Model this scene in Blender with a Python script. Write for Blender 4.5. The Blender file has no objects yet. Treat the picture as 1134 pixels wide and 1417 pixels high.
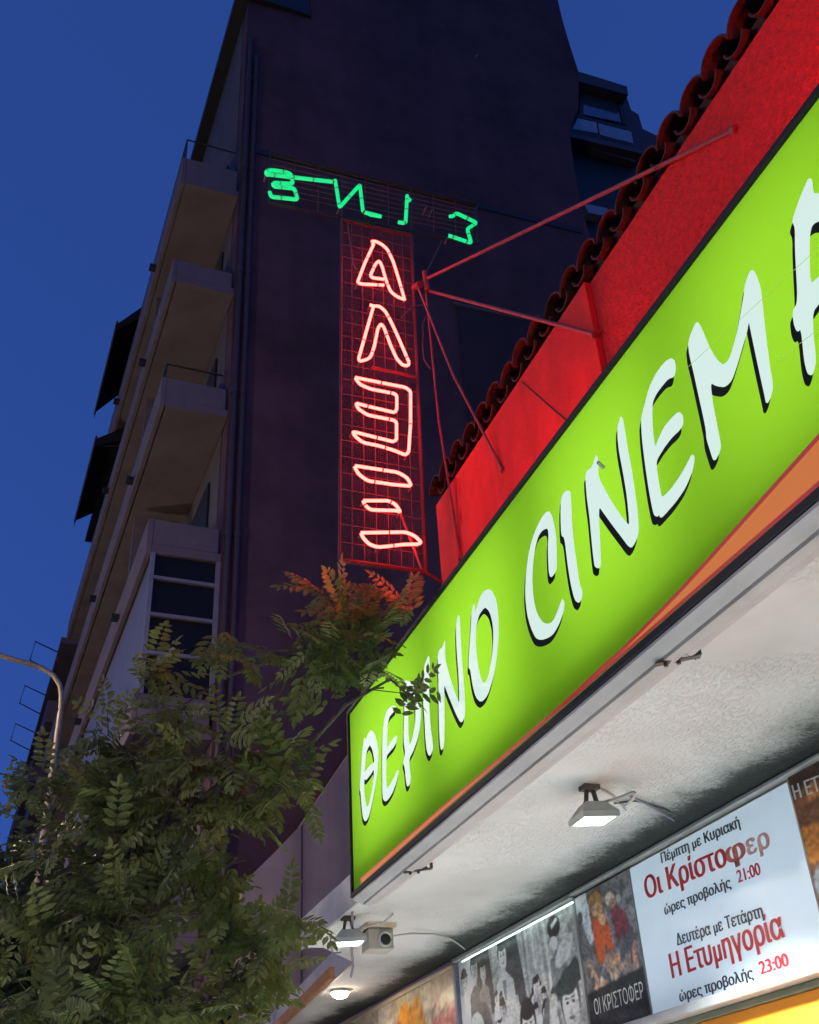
import bpy, bmesh, math, random
import numpy as np
from mathutils import Vector, Matrix
from mathutils.geometry import tessellate_polygon

# ------------------------------------------------------------------ camera
F, PW, PH = 1497.418, 1134.0, 1417.0
_a, _b, _c = math.radians(21.49796), math.radians(32.99291), math.radians(-3.59124)
_f = np.array([math.sin(_a)*math.cos(_b), math.cos(_a)*math.cos(_b), math.sin(_b)])
_r0 = np.array([math.cos(_a), -math.sin(_a), 0.0]); _u0 = np.cross(_r0, _f)
_r = math.cos(_c)*_r0 + math.sin(_c)*_u0
_u = -math.sin(_c)*_r0 + math.cos(_c)*_u0
EYE = np.array([0, 0, 1.6])
sc = bpy.context.scene
C = sc.collection
cam_d = bpy.data.cameras.new('camera'); cam = bpy.data.objects.new('camera', cam_d); C.objects.link(cam)
cam_d.sensor_fit = 'HORIZONTAL'; cam_d.sensor_width = 36; cam_d.lens = 36*F/PW
cam_d.clip_start = 0.05; cam_d.clip_end = 3000
cam.matrix_world = Matrix(((_r[0], _u[0], -_f[0], EYE[0]), (_r[1], _u[1], -_f[1], EYE[1]), (_r[2], _u[2], -_f[2], EYE[2]), (0, 0, 0, 1)))
sc.camera = cam
# ------------------------------------------------------------------ exposure, sky
sc.view_settings.view_transform = 'Standard'; sc.view_settings.look = 'None'
EXP = 3.7; K = 2.0**-EXP            # K: lamp strengths below are given as they show on screen
sc.view_settings.exposure = EXP; sc.view_settings.gamma = 1; sc.view_settings.use_curve_mapping = False
sc.render.engine = 'CYCLES'
sc.cycles.use_denoising = True
sc.cycles.max_bounces = 6; sc.cycles.diffuse_bounces = 3; sc.cycles.transmission_bounces = 4
sc.cycles.sample_clamp_indirect = 4.0
sc.cycles.caustics_reflective = False; sc.cycles.caustics_refractive = False
W = bpy.data.worlds.new('World'); sc.world = W; W.use_nodes = True
wn = W.node_tree
bg = wn.nodes['Background']
sky = wn.nodes.new('ShaderNodeTexSky'); sky.sky_type = 'NISHITA'; sky.sun_disc = False
SUN_EL, SUN_ROT = math.radians(-1.0), math.radians(115)      # dusk: the sun is down behind the roofs, no sun lamp
sky.sun_elevation = SUN_EL; sky.sun_rotation = SUN_ROT
sky.air_density = 1.0; sky.dust_density = 0.3; sky.ozone_density = 4.5
wn.links.new(sky.outputs[0], bg.inputs[0])
bg.inputs[1].default_value = 0.15
tcw = wn.nodes.new('ShaderNodeTexCoord'); va = wn.nodes.new('ShaderNodeVectorMath'); va.operation = 'ADD'; va.inputs[1].default_value = (0, 0, .6)
vn = wn.nodes.new('ShaderNodeVectorMath'); vn.operation = 'NORMALIZE'          # evens out the sky towards the zenith blue
wn.links.new(tcw.outputs['Generated'], va.inputs[0]); wn.links.new(va.outputs[0], vn.inputs[0]); wn.links.new(vn.outputs[0], sky.inputs['Vector'])

rnd = random.Random(7)
# ------------------------------------------------------------------ pixel -> point on a real plane
def ray(x, y): return _r*((x-567)/F) + _u*(-(y-708.5)/F) + _f
def onX(x, y, X): d = ray(x, y); return EYE + d*(X/d[0])
def onY(x, y, Y): d = ray(x, y); return EYE + d*(Y/d[1])
def onZ(x, y, Z): d = ray(x, y); return EYE + d*((Z-1.6)/d[2])
def zz(ox, oy, s, pts): return [(ox+p[0]/s, oy+p[1]/s) for p in pts]

# ------------------------------------------------------------------ object helpers
def empty(name, loc, label=None, cat=None, group=None):
    o = bpy.data.objects.new(name, None); C.objects.link(o); o.location = Vector(loc); o.empty_display_size = 0.1
    if label: tag(o, label, cat, group)
    return o
def tag(o, label, cat, group=None):
    o['label'] = label; o['category'] = cat
    if group: o['group'] = group
    return o
def struct(o): o['kind'] = 'structure'; return o
class MB:
    def __init__(s): s.v = []; s.f = []; s.sm = []
    def add(s, vs, fs, smooth=False):
        n = len(s.v); s.v += [tuple(map(float, p)) for p in vs]
        for f in fs: s.f.append([n+i for i in f]); s.sm.append(smooth)
    def box(s, a, b):
        x0, y0, z0 = a; x1, y1, z1 = b
        s.add([(x0,y0,z0),(x1,y0,z0),(x1,y1,z0),(x0,y1,z0),(x0,y0,z1),(x1,y0,z1),(x1,y1,z1),(x0,y1,z1)],
              [(0,3,2,1),(4,5,6,7),(0,1,5,4),(1,2,6,5),(2,3,7,6),(3,0,4,7)])
    def obox(s, o, ex, ey, ez):            # corner + three edge vectors
        o, ex, ey, ez = [np.array(q, float) for q in (o, ex, ey, ez)]
        P = [o, o+ex, o+ex+ey, o+ey, o+ez, o+ex+ez, o+ex+ey+ez, o+ey+ez]
        s.add(P, [(0,3,2,1),(4,5,6,7),(0,1,5,4),(1,2,6,5),(2,3,7,6),(3,0,4,7)])
    def prism(s, poly, vec):               # planar polygon (3-D points) extruded by vec
        poly = [np.array(p, float) for p in poly]; vec = np.array(vec, float); n = len(poly)
        s.add(poly+[p+vec for p in poly], [list(range(n))[::-1], list(range(n, 2*n))] + [(i, (i+1)%n, n+(i+1)%n, n+i) for i in range(n)])
    def tube(s, pts, r, n=8, closed=False, r1=None):
        pts = [np.array(p, float) for p in pts]; k = len(pts); r1 = r if r1 is None else r1
        rings = []; up = None
        for i in range(k):
            if closed: t = pts[(i+1)%k]-pts[i-1]
            else: t = pts[min(i+1, k-1)]-pts[max(i-1, 0)]
            L = np.linalg.norm(t); t = t/L if L > 1e-9 else np.array([0, 0, 1.])
            if up is None:
                up = np.array([0, 0, 1.]) if abs(t[2]) < .9 else np.array([1., 0, 0])
            sd = np.cross(t, up); sd /= max(np.linalg.norm(sd), 1e-9); up = np.cross(sd, t)
            rr = r+(r1-r)*i/max(k-1, 1)
            rings.append([pts[i]+rr*(math.cos(2*math.pi*j/n)*sd+math.sin(2*math.pi*j/n)*up) for j in range(n)])
        fs = []
        for i in range(k if closed else k-1):
            a, b = i*n, ((i+1)%k)*n
            for j in range(n): fs.append((a+j, a+(j+1)%n, b+(j+1)%n, b+j))
        if not closed: fs += [tuple(range(n))[::-1], tuple(range((k-1)*n, k*n))]
        s.add([p for g in rings for p in g], fs, True)
    def cyl(s, a, b, r, n=16, r1=None): s.tube([a, b], r, n, r1=r1)
    def build(s, name, mat, parent=None):
        me = bpy.data.meshes.new(name); me.from_pydata(s.v, [], s.f)
        me.polygons.foreach_set('use_smooth', s.sm)
        if mat: me.materials.append(mat)
        me.update()
        o = bpy.data.objects.new(name, me); C.objects.link(o)
        if parent:
            o.parent = parent
            l = Vector((0, 0, 0)); p = parent
            while p: l += p.location; p = p.parent
            me.transform(Matrix.Translation(-l))
        if any(s.sm): 
            try: me.set_sharp_from_angle(angle=math.radians(40))
            except Exception: pass
        return o
def bevel(o, w=0.01, seg=2):
    m = o.modifiers.new('edge', 'BEVEL'); m.width = w; m.segments = seg; m.limit_method = 'ANGLE'; return o

# ------------------------------------------------------------------ materials
def _nt(name):
    m = bpy.data.materials.new(name); m.use_nodes = True; return m, m.node_tree, m.node_tree.nodes['Principled BSDF']
def mat(name, col, rough=0.7, var=0.0, vscale=3.0, bump=0.0, bscale=40.0, metal=0.0, spec=0.5, col2=None, streak=None, detail=6, coat=0.0):
    """principled paint with noise mottling between col and col2, optional vertical dirt streaks and a noise bump"""
    m, t, p = _nt(name); N = t.nodes; L = t.links
    p.inputs['Roughness'].default_value = rough; p.inputs['Metallic'].default_value = metal
    p.inputs['Specular IOR Level'].default_value = spec
    p.inputs['Coat Weight'].default_value = coat
    tc = N.new('ShaderNodeTexCoord')
    c1 = (*col, 1); c2 = (*(col2 or [c*(1-var) for c in col]), 1)
    if var or col2:
        n = N.new('ShaderNodeTexNoise'); n.inputs['Scale'].default_value = vscale; n.inputs['Detail'].default_value = detail; n.inputs['Roughness'].default_value = .65
        L.new(tc.outputs['Object'], n.inputs['Vector'])
        r = N.new('ShaderNodeValToRGB'); r.color_ramp.elements[0].position = .35; r.color_ramp.elements[1].position = .68
        r.color_ramp.elements[0].color = c1; r.color_ramp.elements[1].color = c2
        L.new(n.outputs['Fac'], r.inputs['Fac']); out = r.outputs['Color']
        if streak:
            mp = N.new('ShaderNodeMapping'); mp.inputs['Scale'].default_value = streak[:3]
            L.new(tc.outputs['Object'], mp.inputs['Vector'])
            n2 = N.new('ShaderNodeTexNoise'); n2.inputs['Scale'].default_value = 1.0; n2.inputs['Detail'].default_value = 4
            L.new(mp.outputs[0], n2.inputs['Vector'])
            r2 = N.new('ShaderNodeValToRGB'); r2.color_ramp.elements[0].position = .45; r2.color_ramp.elements[1].position = .75
            mx = N.new('ShaderNodeMixRGB'); mx.blend_type = 'MIX'; L.new(n2.outputs['Fac'], r2.inputs['Fac'])
            ml = N.new('ShaderNodeMath'); ml.operation = 'MULTIPLY'; ml.inputs[1].default_value = streak[3]
            L.new(r2.outputs['Color'], ml.inputs[0]); L.new(ml.outputs[0], mx.inputs[0])
            L.new(out, mx.inputs[1]); mx.inputs[2].default_value = tuple(c*.35 for c in col)+(1,); out = mx.outputs[0]
        L.new(out, p.inputs['Base Color'])
    else: p.inputs['Base Color'].default_value = c1
    if bump:
        n = N.new('ShaderNodeTexNoise'); n.inputs['Scale'].default_value = bscale; n.inputs['Detail'].default_value = 5
        L.new(tc.outputs['Object'], n.inputs['Vector'])
        b = N.new('ShaderNodeBump'); b.inputs['Strength'].default_value = bump; b.inputs['Distance'].default_value = .02
        L.new(n.outputs['Fac'], b.inputs['Height']); L.new(b.outputs[0], p.inputs['Normal'])
    return m
def emit(name, col, st):
    m, t, p = _nt(name)
    p.inputs['Base Color'].default_value = (0.02, 0.02, 0.02, 1); p.inputs['Emission Color'].default_value = (*col, 1); p.inputs['Emission Strength'].default_value = st*K
    return m
def backlit(name, col, trans=.8):
    """thin plastic sheet lit by the tubes inside its box"""
    m, t, p = _nt(name); N = t.nodes; L = t.links
    tr = N.new('ShaderNodeBsdfTranslucent'); tr.inputs[0].default_value = (*col, 1)
    p.inputs['Base Color'].default_value = (*[c*.7 for c in col], 1); p.inputs['Roughness'].default_value = .7; p.inputs['Specular IOR Level'].default_value = .2
    mx = N.new('ShaderNodeMixShader'); mx.inputs[0].default_value = trans
    L.new(p.outputs[0], mx.inputs[1]); L.new(tr.outputs[0], mx.inputs[2]); L.new(mx.outputs[0], N['Material Output'].inputs[0])
    return m
def vcol(name, rough=.35, coat=.0):
    m, t, p = _nt(name); a = t.nodes.new('ShaderNodeVertexColor'); a.layer_name = 'print'
    t.links.new(a.outputs[0], p.inputs['Base Color']); p.inputs['Roughness'].default_value = rough
    p.inputs['Coat Weight'].default_value = coat
    return m

M_asphalt = mat('asphalt', (.05, .05, .052), .85, .35, 4, .4, 120)
M_pave = mat('pavement', (.43, .455, .47), .8, .3, 3, .25, 60)
M_kerb = mat('kerb_stone', (.36, .35, .33), .8, .25, 5)
M_plaster_side = mat('purple_grey_plaster', (.115, .058, .075), .95, .5, .6, .6, 9, streak=(1.2, 1.2, .06, .45))
M_conc = mat('balcony_render', (.16, .128, .145), .85, .2, 1.2, .15, 18, streak=(1.5, 1.5, .2, .4))
M_fac = mat('facade_render', (.12, .10, .105), .9, .3, 1.0, .15, 20)
M_dark = mat('dark_metal', (.02, .02, .022), .5, .3, 8)
M_black = mat('black_paint', (.012, .012, .015), .35, .3, 10)
M_awn = mat('awning_cloth', (.012, .011, .012), .9, .3, 6)
M_white = mat('white_frame_paint', (.22, .21, .26), .5, .15, 5)
M_glassdk = mat('dark_glass', (.014, .011, .009), .35, .4, 2, spec=.25)
M_pipe = mat('pipe_paint', (.055, .04, .05), .6, .2, 6)
M_grayw = mat('grey_render', (.42, .33, .28), .9, .2, 1.5, .3, 14, streak=(2.5, 2.5, .12, .6))

# soffit: white-painted rough render, black mould growing along the wall joint
def soffit_mat():
    m, t, p = _nt('soffit_render'); N = t.nodes; L = t.links
    p.inputs['Roughness'].default_value = .85
    tc = N.new('ShaderNodeTexCoord'); sx = N.new('ShaderNodeSeparateXYZ'); L.new(tc.outputs['Object'], sx.inputs[0])
    n1 = N.new('ShaderNodeTexNoise'); n1.inputs['Scale'].default_value = 2.2; n1.inputs['Detail'].default_value = 8; n1.inputs['Roughness'].default_value = .7
    n2 = N.new('ShaderNodeTexNoise'); n2.inputs['Scale'].default_value = 55; n2.inputs['Detail'].default_value = 3
    n3 = N.new('ShaderNodeTexNoise'); n3.inputs['Scale'].default_value = .8; n3.inputs['Detail'].default_value = 3
    for n in (n1, n2, n3): L.new(tc.outputs['Object'], n.inputs['Vector'])
    def M(op, a, b):
        k = N.new('ShaderNodeMath'); k.operation = op
        for i, q in ((0, a), (1, b)):
            if hasattr(q, 'name') and not isinstance(q, (int, float)): L.new(q, k.inputs[i])
            else: k.inputs[i].default_value = q
        return k.outputs[0]
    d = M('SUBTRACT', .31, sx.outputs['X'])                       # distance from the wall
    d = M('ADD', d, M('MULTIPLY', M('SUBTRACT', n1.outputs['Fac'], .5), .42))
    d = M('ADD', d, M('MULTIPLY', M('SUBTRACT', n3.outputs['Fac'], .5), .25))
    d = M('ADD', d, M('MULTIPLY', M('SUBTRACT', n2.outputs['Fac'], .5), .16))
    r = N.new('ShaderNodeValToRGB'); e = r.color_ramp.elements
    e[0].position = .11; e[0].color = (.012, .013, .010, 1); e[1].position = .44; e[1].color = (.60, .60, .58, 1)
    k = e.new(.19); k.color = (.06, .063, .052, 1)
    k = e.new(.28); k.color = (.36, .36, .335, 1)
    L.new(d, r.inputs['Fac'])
    n5 = N.new('ShaderNodeTexNoise'); n5.inputs['Scale'].default_value = 1.3; n5.inputs['Detail'].default_value = 6
    L.new(tc.outputs['Object'], n5.inputs['Vector'])
    r5 = N.new('ShaderNodeValToRGB'); r5.color_ramp.elements[0].position = .3; r5.color_ramp.elements[0].color = (.74, .74, .72, 1); r5.color_ramp.elements[1].position = .6; r5.color_ramp.elements[1].color = (1, 1, 1, 1)
    L.new(n5.outputs['Fac'], r5.inputs['Fac'])
    mx = N.new('ShaderNodeMixRGB'); mx.blend_type = 'MULTIPLY'; mx.inputs[0].default_value = 1
    L.new(r.outputs['Color'], mx.inputs[1]); L.new(r5.outputs['Color'], mx.inputs[2]); L.new(mx.outputs[0], p.inputs['Base Color'])
    # peeling, pitted render: patches of coarse bump
    mp = N.new('ShaderNodeMapping'); mp.inputs['Scale'].default_value = (62, 36, 30); L.new(tc.outputs['Object'], mp.inputs['Vector'])
    n4 = N.new('ShaderNodeTexNoise'); n4.inputs['Scale'].default_value = 1; n4.inputs['Detail'].default_value = 4; L.new(mp.outputs[0], n4.inputs['Vector'])
    r4 = N.new('ShaderNodeValToRGB'); r4.color_ramp.elements[0].position = .50; r4.color_ramp.elements[1].position = .60
    L.new(n4.outputs['Fac'], r4.inputs['Fac'])
    msk = N.new('ShaderNodeTexNoise'); msk.inputs['Scale'].default_value = 1.1; L.new(tc.outputs['Object'], msk.inputs['Vector'])
    rm = N.new('ShaderNodeValToRGB'); rm.color_ramp.elements[0].position = .42; rm.color_ramp.elements[1].position = .62
    L.new(msk.outputs['Fac'], rm.inputs['Fac'])
    h = M('MULTIPLY', r4.outputs['Color'], rm.outputs['Color'])
    b = N.new('ShaderNodeBump'); b.inputs['Strength'].default_value = .7; b.inputs['Distance'].default_value = .011
    L.new(h, b.inputs['Height']); L.new(b.outputs[0], p.inputs['Normal'])
    return m
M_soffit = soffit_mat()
M_mould = mat('cornice_paint', (.44, .42, .41), .55, .2, 3, .1, 30, streak=(6, .5, 6, .35))
M_redwall = mat('red_rough_render', (.66, .014, .014), .9, .35, 26, 1.0, 55, col2=(.40, .008, .009))
M_redsmooth = mat('red_smooth_render', (.64, .014, .013), .85, .25, 5, .25, 45, streak=(6, 6, .8, .35))
M_tile = mat('clay_roof_tile', (.060, .016, .013), .85, .5, 9, .3, 40)
M_green = backlit('green_sign_plastic', (.335, .68, .03), .85)
M_orange = emit('orange_sign_vinyl', (.66, .17, .018), .85)
M_redline = emit('dark_red_sign_vinyl', (.45, .02, .015), .7)
M_letter = emit('white_letter_plastic', (.68, .87, .80), .95)
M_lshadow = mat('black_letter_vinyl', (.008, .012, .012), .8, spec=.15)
M_boxin = mat('sign_box_inside', (.9, .9, .9), .8)
M_joint = emit('sign_sheet_joint', (.45, .75, .12), .7)
M_frame = mat('sign_frame_metal', (.016, .016, .020), .65, .3, 12, spec=.3)
M_silver = mat('aluminium_rail', (.46, .46, .45), .4, .2, 6, metal=.3)
M_orangew = mat('orange_wall_paint', (.75, .26, .008), .6, .1, 2)
M_olive = mat('olive_trim_paint', (.22, .21, .13), .6, .2, 5)
M_cream = mat('cream_board', (.62, .50, .36), .5, .15, 4)
M_paper = mat('white_poster_paper', (.60, .68, .74), .35, .06, 1.2, spec=.4)
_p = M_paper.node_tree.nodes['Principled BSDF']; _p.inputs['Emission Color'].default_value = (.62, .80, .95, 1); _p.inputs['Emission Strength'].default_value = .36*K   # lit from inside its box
M_textblk = mat('dark_print', (.03, .035, .05), .4)
M_textred = mat('red_print', (.62, .03, .035), .4)
M_textred2 = mat('glare_paled_red_print', (.68, .16, .13), .4)  # this red and the next put glare on the board into the colour
M_textred3 = mat('glare_washed_red_print', (.74, .40, .36), .4)
M_textwht = mat('white_print', (.75, .75, .72), .4)
M_flood = mat('floodlight_housing', (.40, .42, .40), .5, .2, 8)
M_floodon = emit('floodlight_glass', (.86, 1.0, .97), 9)
M_bulb = emit('bulkhead_lamp_glass', (1.0, .80, .58), 70)
M_strip = emit('strip_lamp_tube', (.75, 1.0, .95), 3.0)
M_cable = mat('cable_sheath', (.42, .40, .36), .6)
M_rust = mat('rusty_steel', (.13, .11, .09), .7, .6, 30)
M_neonred = emit('red_neon_tube', (1.0, .036, .028), 22)
M_neoncove = emit('added_red_cove_tube', (1.0, .03, .03), 330)
M_neongrn = emit('green_neon_tube', (.005, .85, .26), 1.0)
M_band = emit('dimmed_tube_band', (.25, .12, .05), .25)
M_signsteel = mat('dark_red_sign_steel', (.08, .03, .03), .6, .3, 14)
M_neonend = emit('neon_tube_cathode', (1.0, .18, .06), 3.0)
M_steelred = mat('painted_sign_steel', (.22, .05, .05), .5, .3, 14)
M_wire = mat('thin_wire', (.10, .065, .065), .6)
M_mesh = mat('red_halo_mesh', (.13, .03, .03), .8)
M_lamppost = mat('lamp_post_paint', (.24, .22, .17), .5, .25, 6)
M_globe = emit('added_lamp_globe', (1.0, .82, .64), 1100)
M_streetlamp = emit('street_lamp_lens', (1.0, .70, .46), 420)

def clump_noise(m): return m
def leaf_mat(name, c1, c2):
    m, t, p = _nt(name); N = t.nodes; L = t.links
    at = N.new('ShaderNodeVertexColor'); at.layer_name = 'tint'
    r = N.new('ShaderNodeValToRGB'); r.color_ramp.elements[0].color = (*c1, 1); r.color_ramp.elements[1].color = (*c2, 1)
    L.new(at.outputs[0], r.inputs[0]); L.new(r.outputs[0], p.inputs['Base Color'])
    p.inputs['Roughness'].default_value = .42; p.inputs['Specular IOR Level'].default_value = .22
    tr = N.new('ShaderNodeBsdfTranslucent'); L.new(r.outputs[0], tr.inputs[0])
    mx = N.new('ShaderNodeMixShader'); mx.inputs[0].default_value = .3
    L.new(p.outputs[0], mx.inputs[1]); L.new(tr.outputs[0], mx.inputs[2]); L.new(mx.outputs[0], N['Material Output'].inputs[0])
    return m
M_leaf = leaf_mat('pinnate_leaf', (.095, .125, .034), (.215, .235, .08))
M_leaf2 = leaf_mat('shaded_leaf', (.02, .035, .015), (.05, .07, .028))  # darker leaf copy, the far tree's shade put into its colour
M_bark = mat('tree_bark', (.10, .085, .06), .9, .4, 12, .5, 40)

# ------------------------------------------------------------------ ground
g = MB(); g.add([(-900, -900, -.15), (900, -900, -.15), (900, 900, -.15), (-900, 900, -.15)], [(0, 1, 2, 3)]); struct(g.build('ground', M_asphalt))
g = MB(); g.box((-9.2, -120, -.146), (-1.4, 200, -.142)); struct(g.build('road', M_asphalt))
g = MB(); g.box((-1.25, -120, -.14), (3.3, 200, 0)); struct(g.build('pavement', M_pave))
g = MB(); g.box((-1.4, -120, -.14), (-1.253, 200, .004)); struct(g.build('kerb', M_kerb))

# ------------------------------------------------------------------ cinema building
SZ = 3.206            # soffit height
WX = 3.31             # ground-floor display wall
cin = empty('cinema_building', (3.0, 4, 0), 'low cinema building with red rendered upper wall, tiled eave and white canopy soffit', 'building')
WT = 1.6+4.49         # top of the red wall
# upper wall: smooth part far, rough part near, 6 cm step between them
w = MB(); w.box((2.70, 3.86, 3.4), (6.5, 6.30, WT)); w.build('smooth_red_wall', M_redsmooth, cin)
w = MB(); w.box((2.738, -6, 3.4), (6.5, 3.857, WT)); w.build('rough_red_wall', M_redwall, cin)
# thin dark line on the smooth wall
w = MB(); a = onX(722, 528, 2.698); b = onX(785, 583, 2.698); w.tube([a, b], .004, 6); w.build('wall_line', M_dark, cin)
# canopy slab
w = MB()
poly = [(2.12, -6), (WX, -6), (WX, 12.4), (2.86, 12.4), (2.56, 8.22), (2.2, 7.75), (2.06, 7.75), (2.05, 6.45), (2.12, 6.37)]
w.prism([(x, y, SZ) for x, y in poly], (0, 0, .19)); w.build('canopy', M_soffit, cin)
w = MB()
edge = [(2.045, 6.45), (2.053, 7.78)]
w.obox((2.035, 6.42, SZ-.012), (0.0, 1.35, 0), (.018, 0, 0), (0, 0, .2))
w.prism([(2.54, 8.2, SZ-.02), (2.845, 12.4, SZ-.02), (2.86, 12.4, SZ-.02), (2.558, 8.2, SZ-.02)], (0, 0, .22))
w.build('canopy_edge_trim', M_silver, cin)
w = MB(); w.prism([(2.40, 8.3, SZ-.10), (2.44, 8.3, SZ-.10), (2.76, 12.4, SZ-.10), (2.72, 12.4, SZ-.10)], (0, 0, .08)); w.build('timber_batten', mat('orange_timber', (.34, .16, .06), .6, .3, 6), cin)
# cornice moulding under the sign
prof = [(1.992, SZ-.001), (1.992, SZ-.012), (2.045, SZ-.034), (2.052, SZ-.022), (2.058, SZ-.040), (2.098, SZ-.044), (2.108, SZ-.030), (2.118, SZ-.034), (2.15, SZ-.030), (2.168, SZ-.012), (2.17, SZ-.004)]
w = MB(); w.prism([(x, -6, z) for x, z in prof], (0, 12.37, 0)); w.build('cornice', M_mould, cin)
# ground-floor wall, orange below
w = MB(); w.box((WX+.03, -6, 2.35), (6.5, 12.4, SZ-.002)); w.build('display_wall', M_cream, cin)
w = MB(); w.box((WX+.02, -6, 0), (6.5, 12.4, 1.80)); w.build('grey_lower_wall', M_grayw, cin)
w = MB(); w.box((WX+.01, -6, 1.803), (6.5, 12.4, 2.315)); w.build('orange_wall', M_orangew, cin)
w = MB(); w.box((WX-.012, -6, 2.318), (6.5, 12.4, 2.346)); w.build('olive_ledge', M_olive, cin)
w = MB(); w.box((WX-.09, -6, 2.349), (WX+.027, 8.02, 2.395)); bevel(w.build('white_shelf', M_silver, cin), .006)
# barrel-tile eave: covers convex up, pans convex down, all ends open to the street
def half_barrel(mb, x0, x1, yc, z0, z1, r, up, th=.010, n=10):
    vs, fs = [], []
    for x, z in ((x0, z0), (x1, z1)):
        for rr in (r, r-th):
            for i in range(n+1):
                a = math.pi*i/n; s = 1 if up else -1
                vs.append((x, yc+rr*math.cos(a), z+s*rr*math.sin(a)))
    m = n+1
    for i in range(n):
        fs += [(i, i+1, 2*m+i+1, 2*m+i), (m+i, 3*m+i, 3*m+i+1, m+i+1), (i, m+i, m+i+1, i+1), (2*m+i, 2*m+i+1, 3*m+i+1, 3*m+i)]
    fs += [(0, 2*m, 3*m, m), (n, m+n, 3*m+n, 2*m+n)]
    mb.add(vs, fs, True)
t = MB(); y = 6.26; k = 0
while y > -1.5:
    xo = rnd.uniform(-.012, .012); dz = rnd.uniform(-.006, .006); pit = .225
    xf = 2.686 if y > 3.86 else 2.700
    half_barrel(t, xf+xo, 3.25, y, WT+.125+dz, WT+.31+dz, .116, True)
    half_barrel(t, xf+.006+rnd.uniform(-.008, .008), 3.25, y-pit/2, WT+.100, WT+.27, .078, False)
    y -= pit; k += 1
t.build('eave_roof_tiles', M_tile, cin)
t = MB(); t.prism([(2.78, -6, WT+.003), (6.5, -6, WT+.003), (6.5, -6, WT+1.25), (2.78, -6, WT+.14)], (0, 12.28, 0)); t.build('roof', M_tile, cin)
t = MB(); t.box((2.78, -6, WT+.002), (2.85, 6.28, WT+.035)); t.build('eave_mortar', M_redsmooth, cin)

# ------------------------------------------------------------------ the green backlit sign
SX = 2.0
Y0, Y1 = -1.2, 6.40; Z0, Z1 = SZ+.003, 1.6+2.80
sign = empty('backlit_sign', (SX, 3, SZ), 'long green backlit sign with white brush lettering and orange stripe along the canopy', 'sign')
fr = .030
w = MB(); w.add([(SX, Y0, Z0+.01), (SX, Y1, Z0+.01), (SX, Y1, Z1-.01), (SX, Y0, Z1-.01)], [(0, 1, 2, 3)]); w.build('green_face', M_green, sign)
w = MB()
w.box((SX-.016, Y0, Z0), (SX+.012, Y1, Z0+.030)); w.box((SX-.016, Y0, Z1-.028), (SX+.012, Y1, Z1))
w.box((SX-.016, Y1-.028, Z0+.0301), (SX+.012, Y1, Z1-.0281)); w.box((SX-.016, Y0, Z0+.0301), (SX+.012, Y0+.028, Z1-.0281))
bevel(w.build('sign_frame', M_frame, sign), .004)
w = MB()
D = .36
w.box((SX+.0125, Y0, Z0), (SX+D, Y1, Z0+.008)); w.box((SX+.0125, Y0, Z1-.008), (SX+D, Y1, Z1))
w.box((SX+.0125, Y0, Z0+.0081), (SX+D, Y0+.008, Z1-.0081)); w.box((SX+.0125, Y1-.008, Z0+.0081), (SX+D, Y1, Z1-.0081))
w.box((SX+D-.008, Y0+.0081, Z0+.0081), (SX+D, Y1-.0081, Z1-.0081))
w.build('sign_box', M_boxin, sign)
w = MB(); w.box((SX+.0125, Y0, Z1+.001), (SX+D, Y1, Z1+.006)); w.box((SX+.0125, Y1+.001, Z0), (SX+D, Y1+.004, Z1)); w.build('sign_cover', M_frame, sign)
# the tubes inside the box
TUBES = [(5.7, 3.80, 1.1, 5.4), (4.35, 3.80, 1.0, 4.8), (3.05, 3.82, .9, 4.2), (1.9, 3.80, .85, 3.6), (.9, 3.80, .8, 3.0), (-.3, 3.72, 1.0, 3.0)]
for i, (yc, zc, ln, e) in enumerate(TUBES):
    ld = bpy.data.lights.new('sign_tube', 'AREA'); ld.shape = 'RECTANGLE'; ld.size = ln; ld.size_y = 1.08; ld.energy = 1.03*e*K; ld.color = (1, 1, .97)
    lo = bpy.data.objects.new('sign_tube', ld); C.objects.link(lo); lo.parent = sign
    lo.rotation_euler = (0, math.radians(90), 0)
    m = Matrix.Translation(Vector((SX+.325, yc, zc))-sign.location) @ Matrix(((0, 0, 1, 0), (1, 0, 0, 0), (0, 1, 0, 0), (0, 0, 0, 1)))
    lo.matrix_local = m      # local -Z looks to -X, local X runs along the street
# unseen red tubes added on top of the box to light the wall behind
s = MB(); s.tube([(2.47, 3.95, Z1+.10), (2.47, 4.95, Z1+.10)], .016, 8); s.build('added_cove_tube', M_neoncove, sign)
s = MB(); s.tube([(2.42, .2, Z1+.10), (2.42, 1.7, Z1+.10)], .018, 8); s.build('added_cove_tube', M_neoncove, sign)
s = MB()
for yy in (.4, 1.5, 4.1, 4.75):
    s = MB(); s.box((SX+.20, yy, Z1+.0065), (2.485, yy+.03, Z1+.03)); s.box((2.455, yy, Z1+.0305), (2.485, yy+.03, Z1+.083)); s.build('tube_holder', M_frame, sign)
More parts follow.
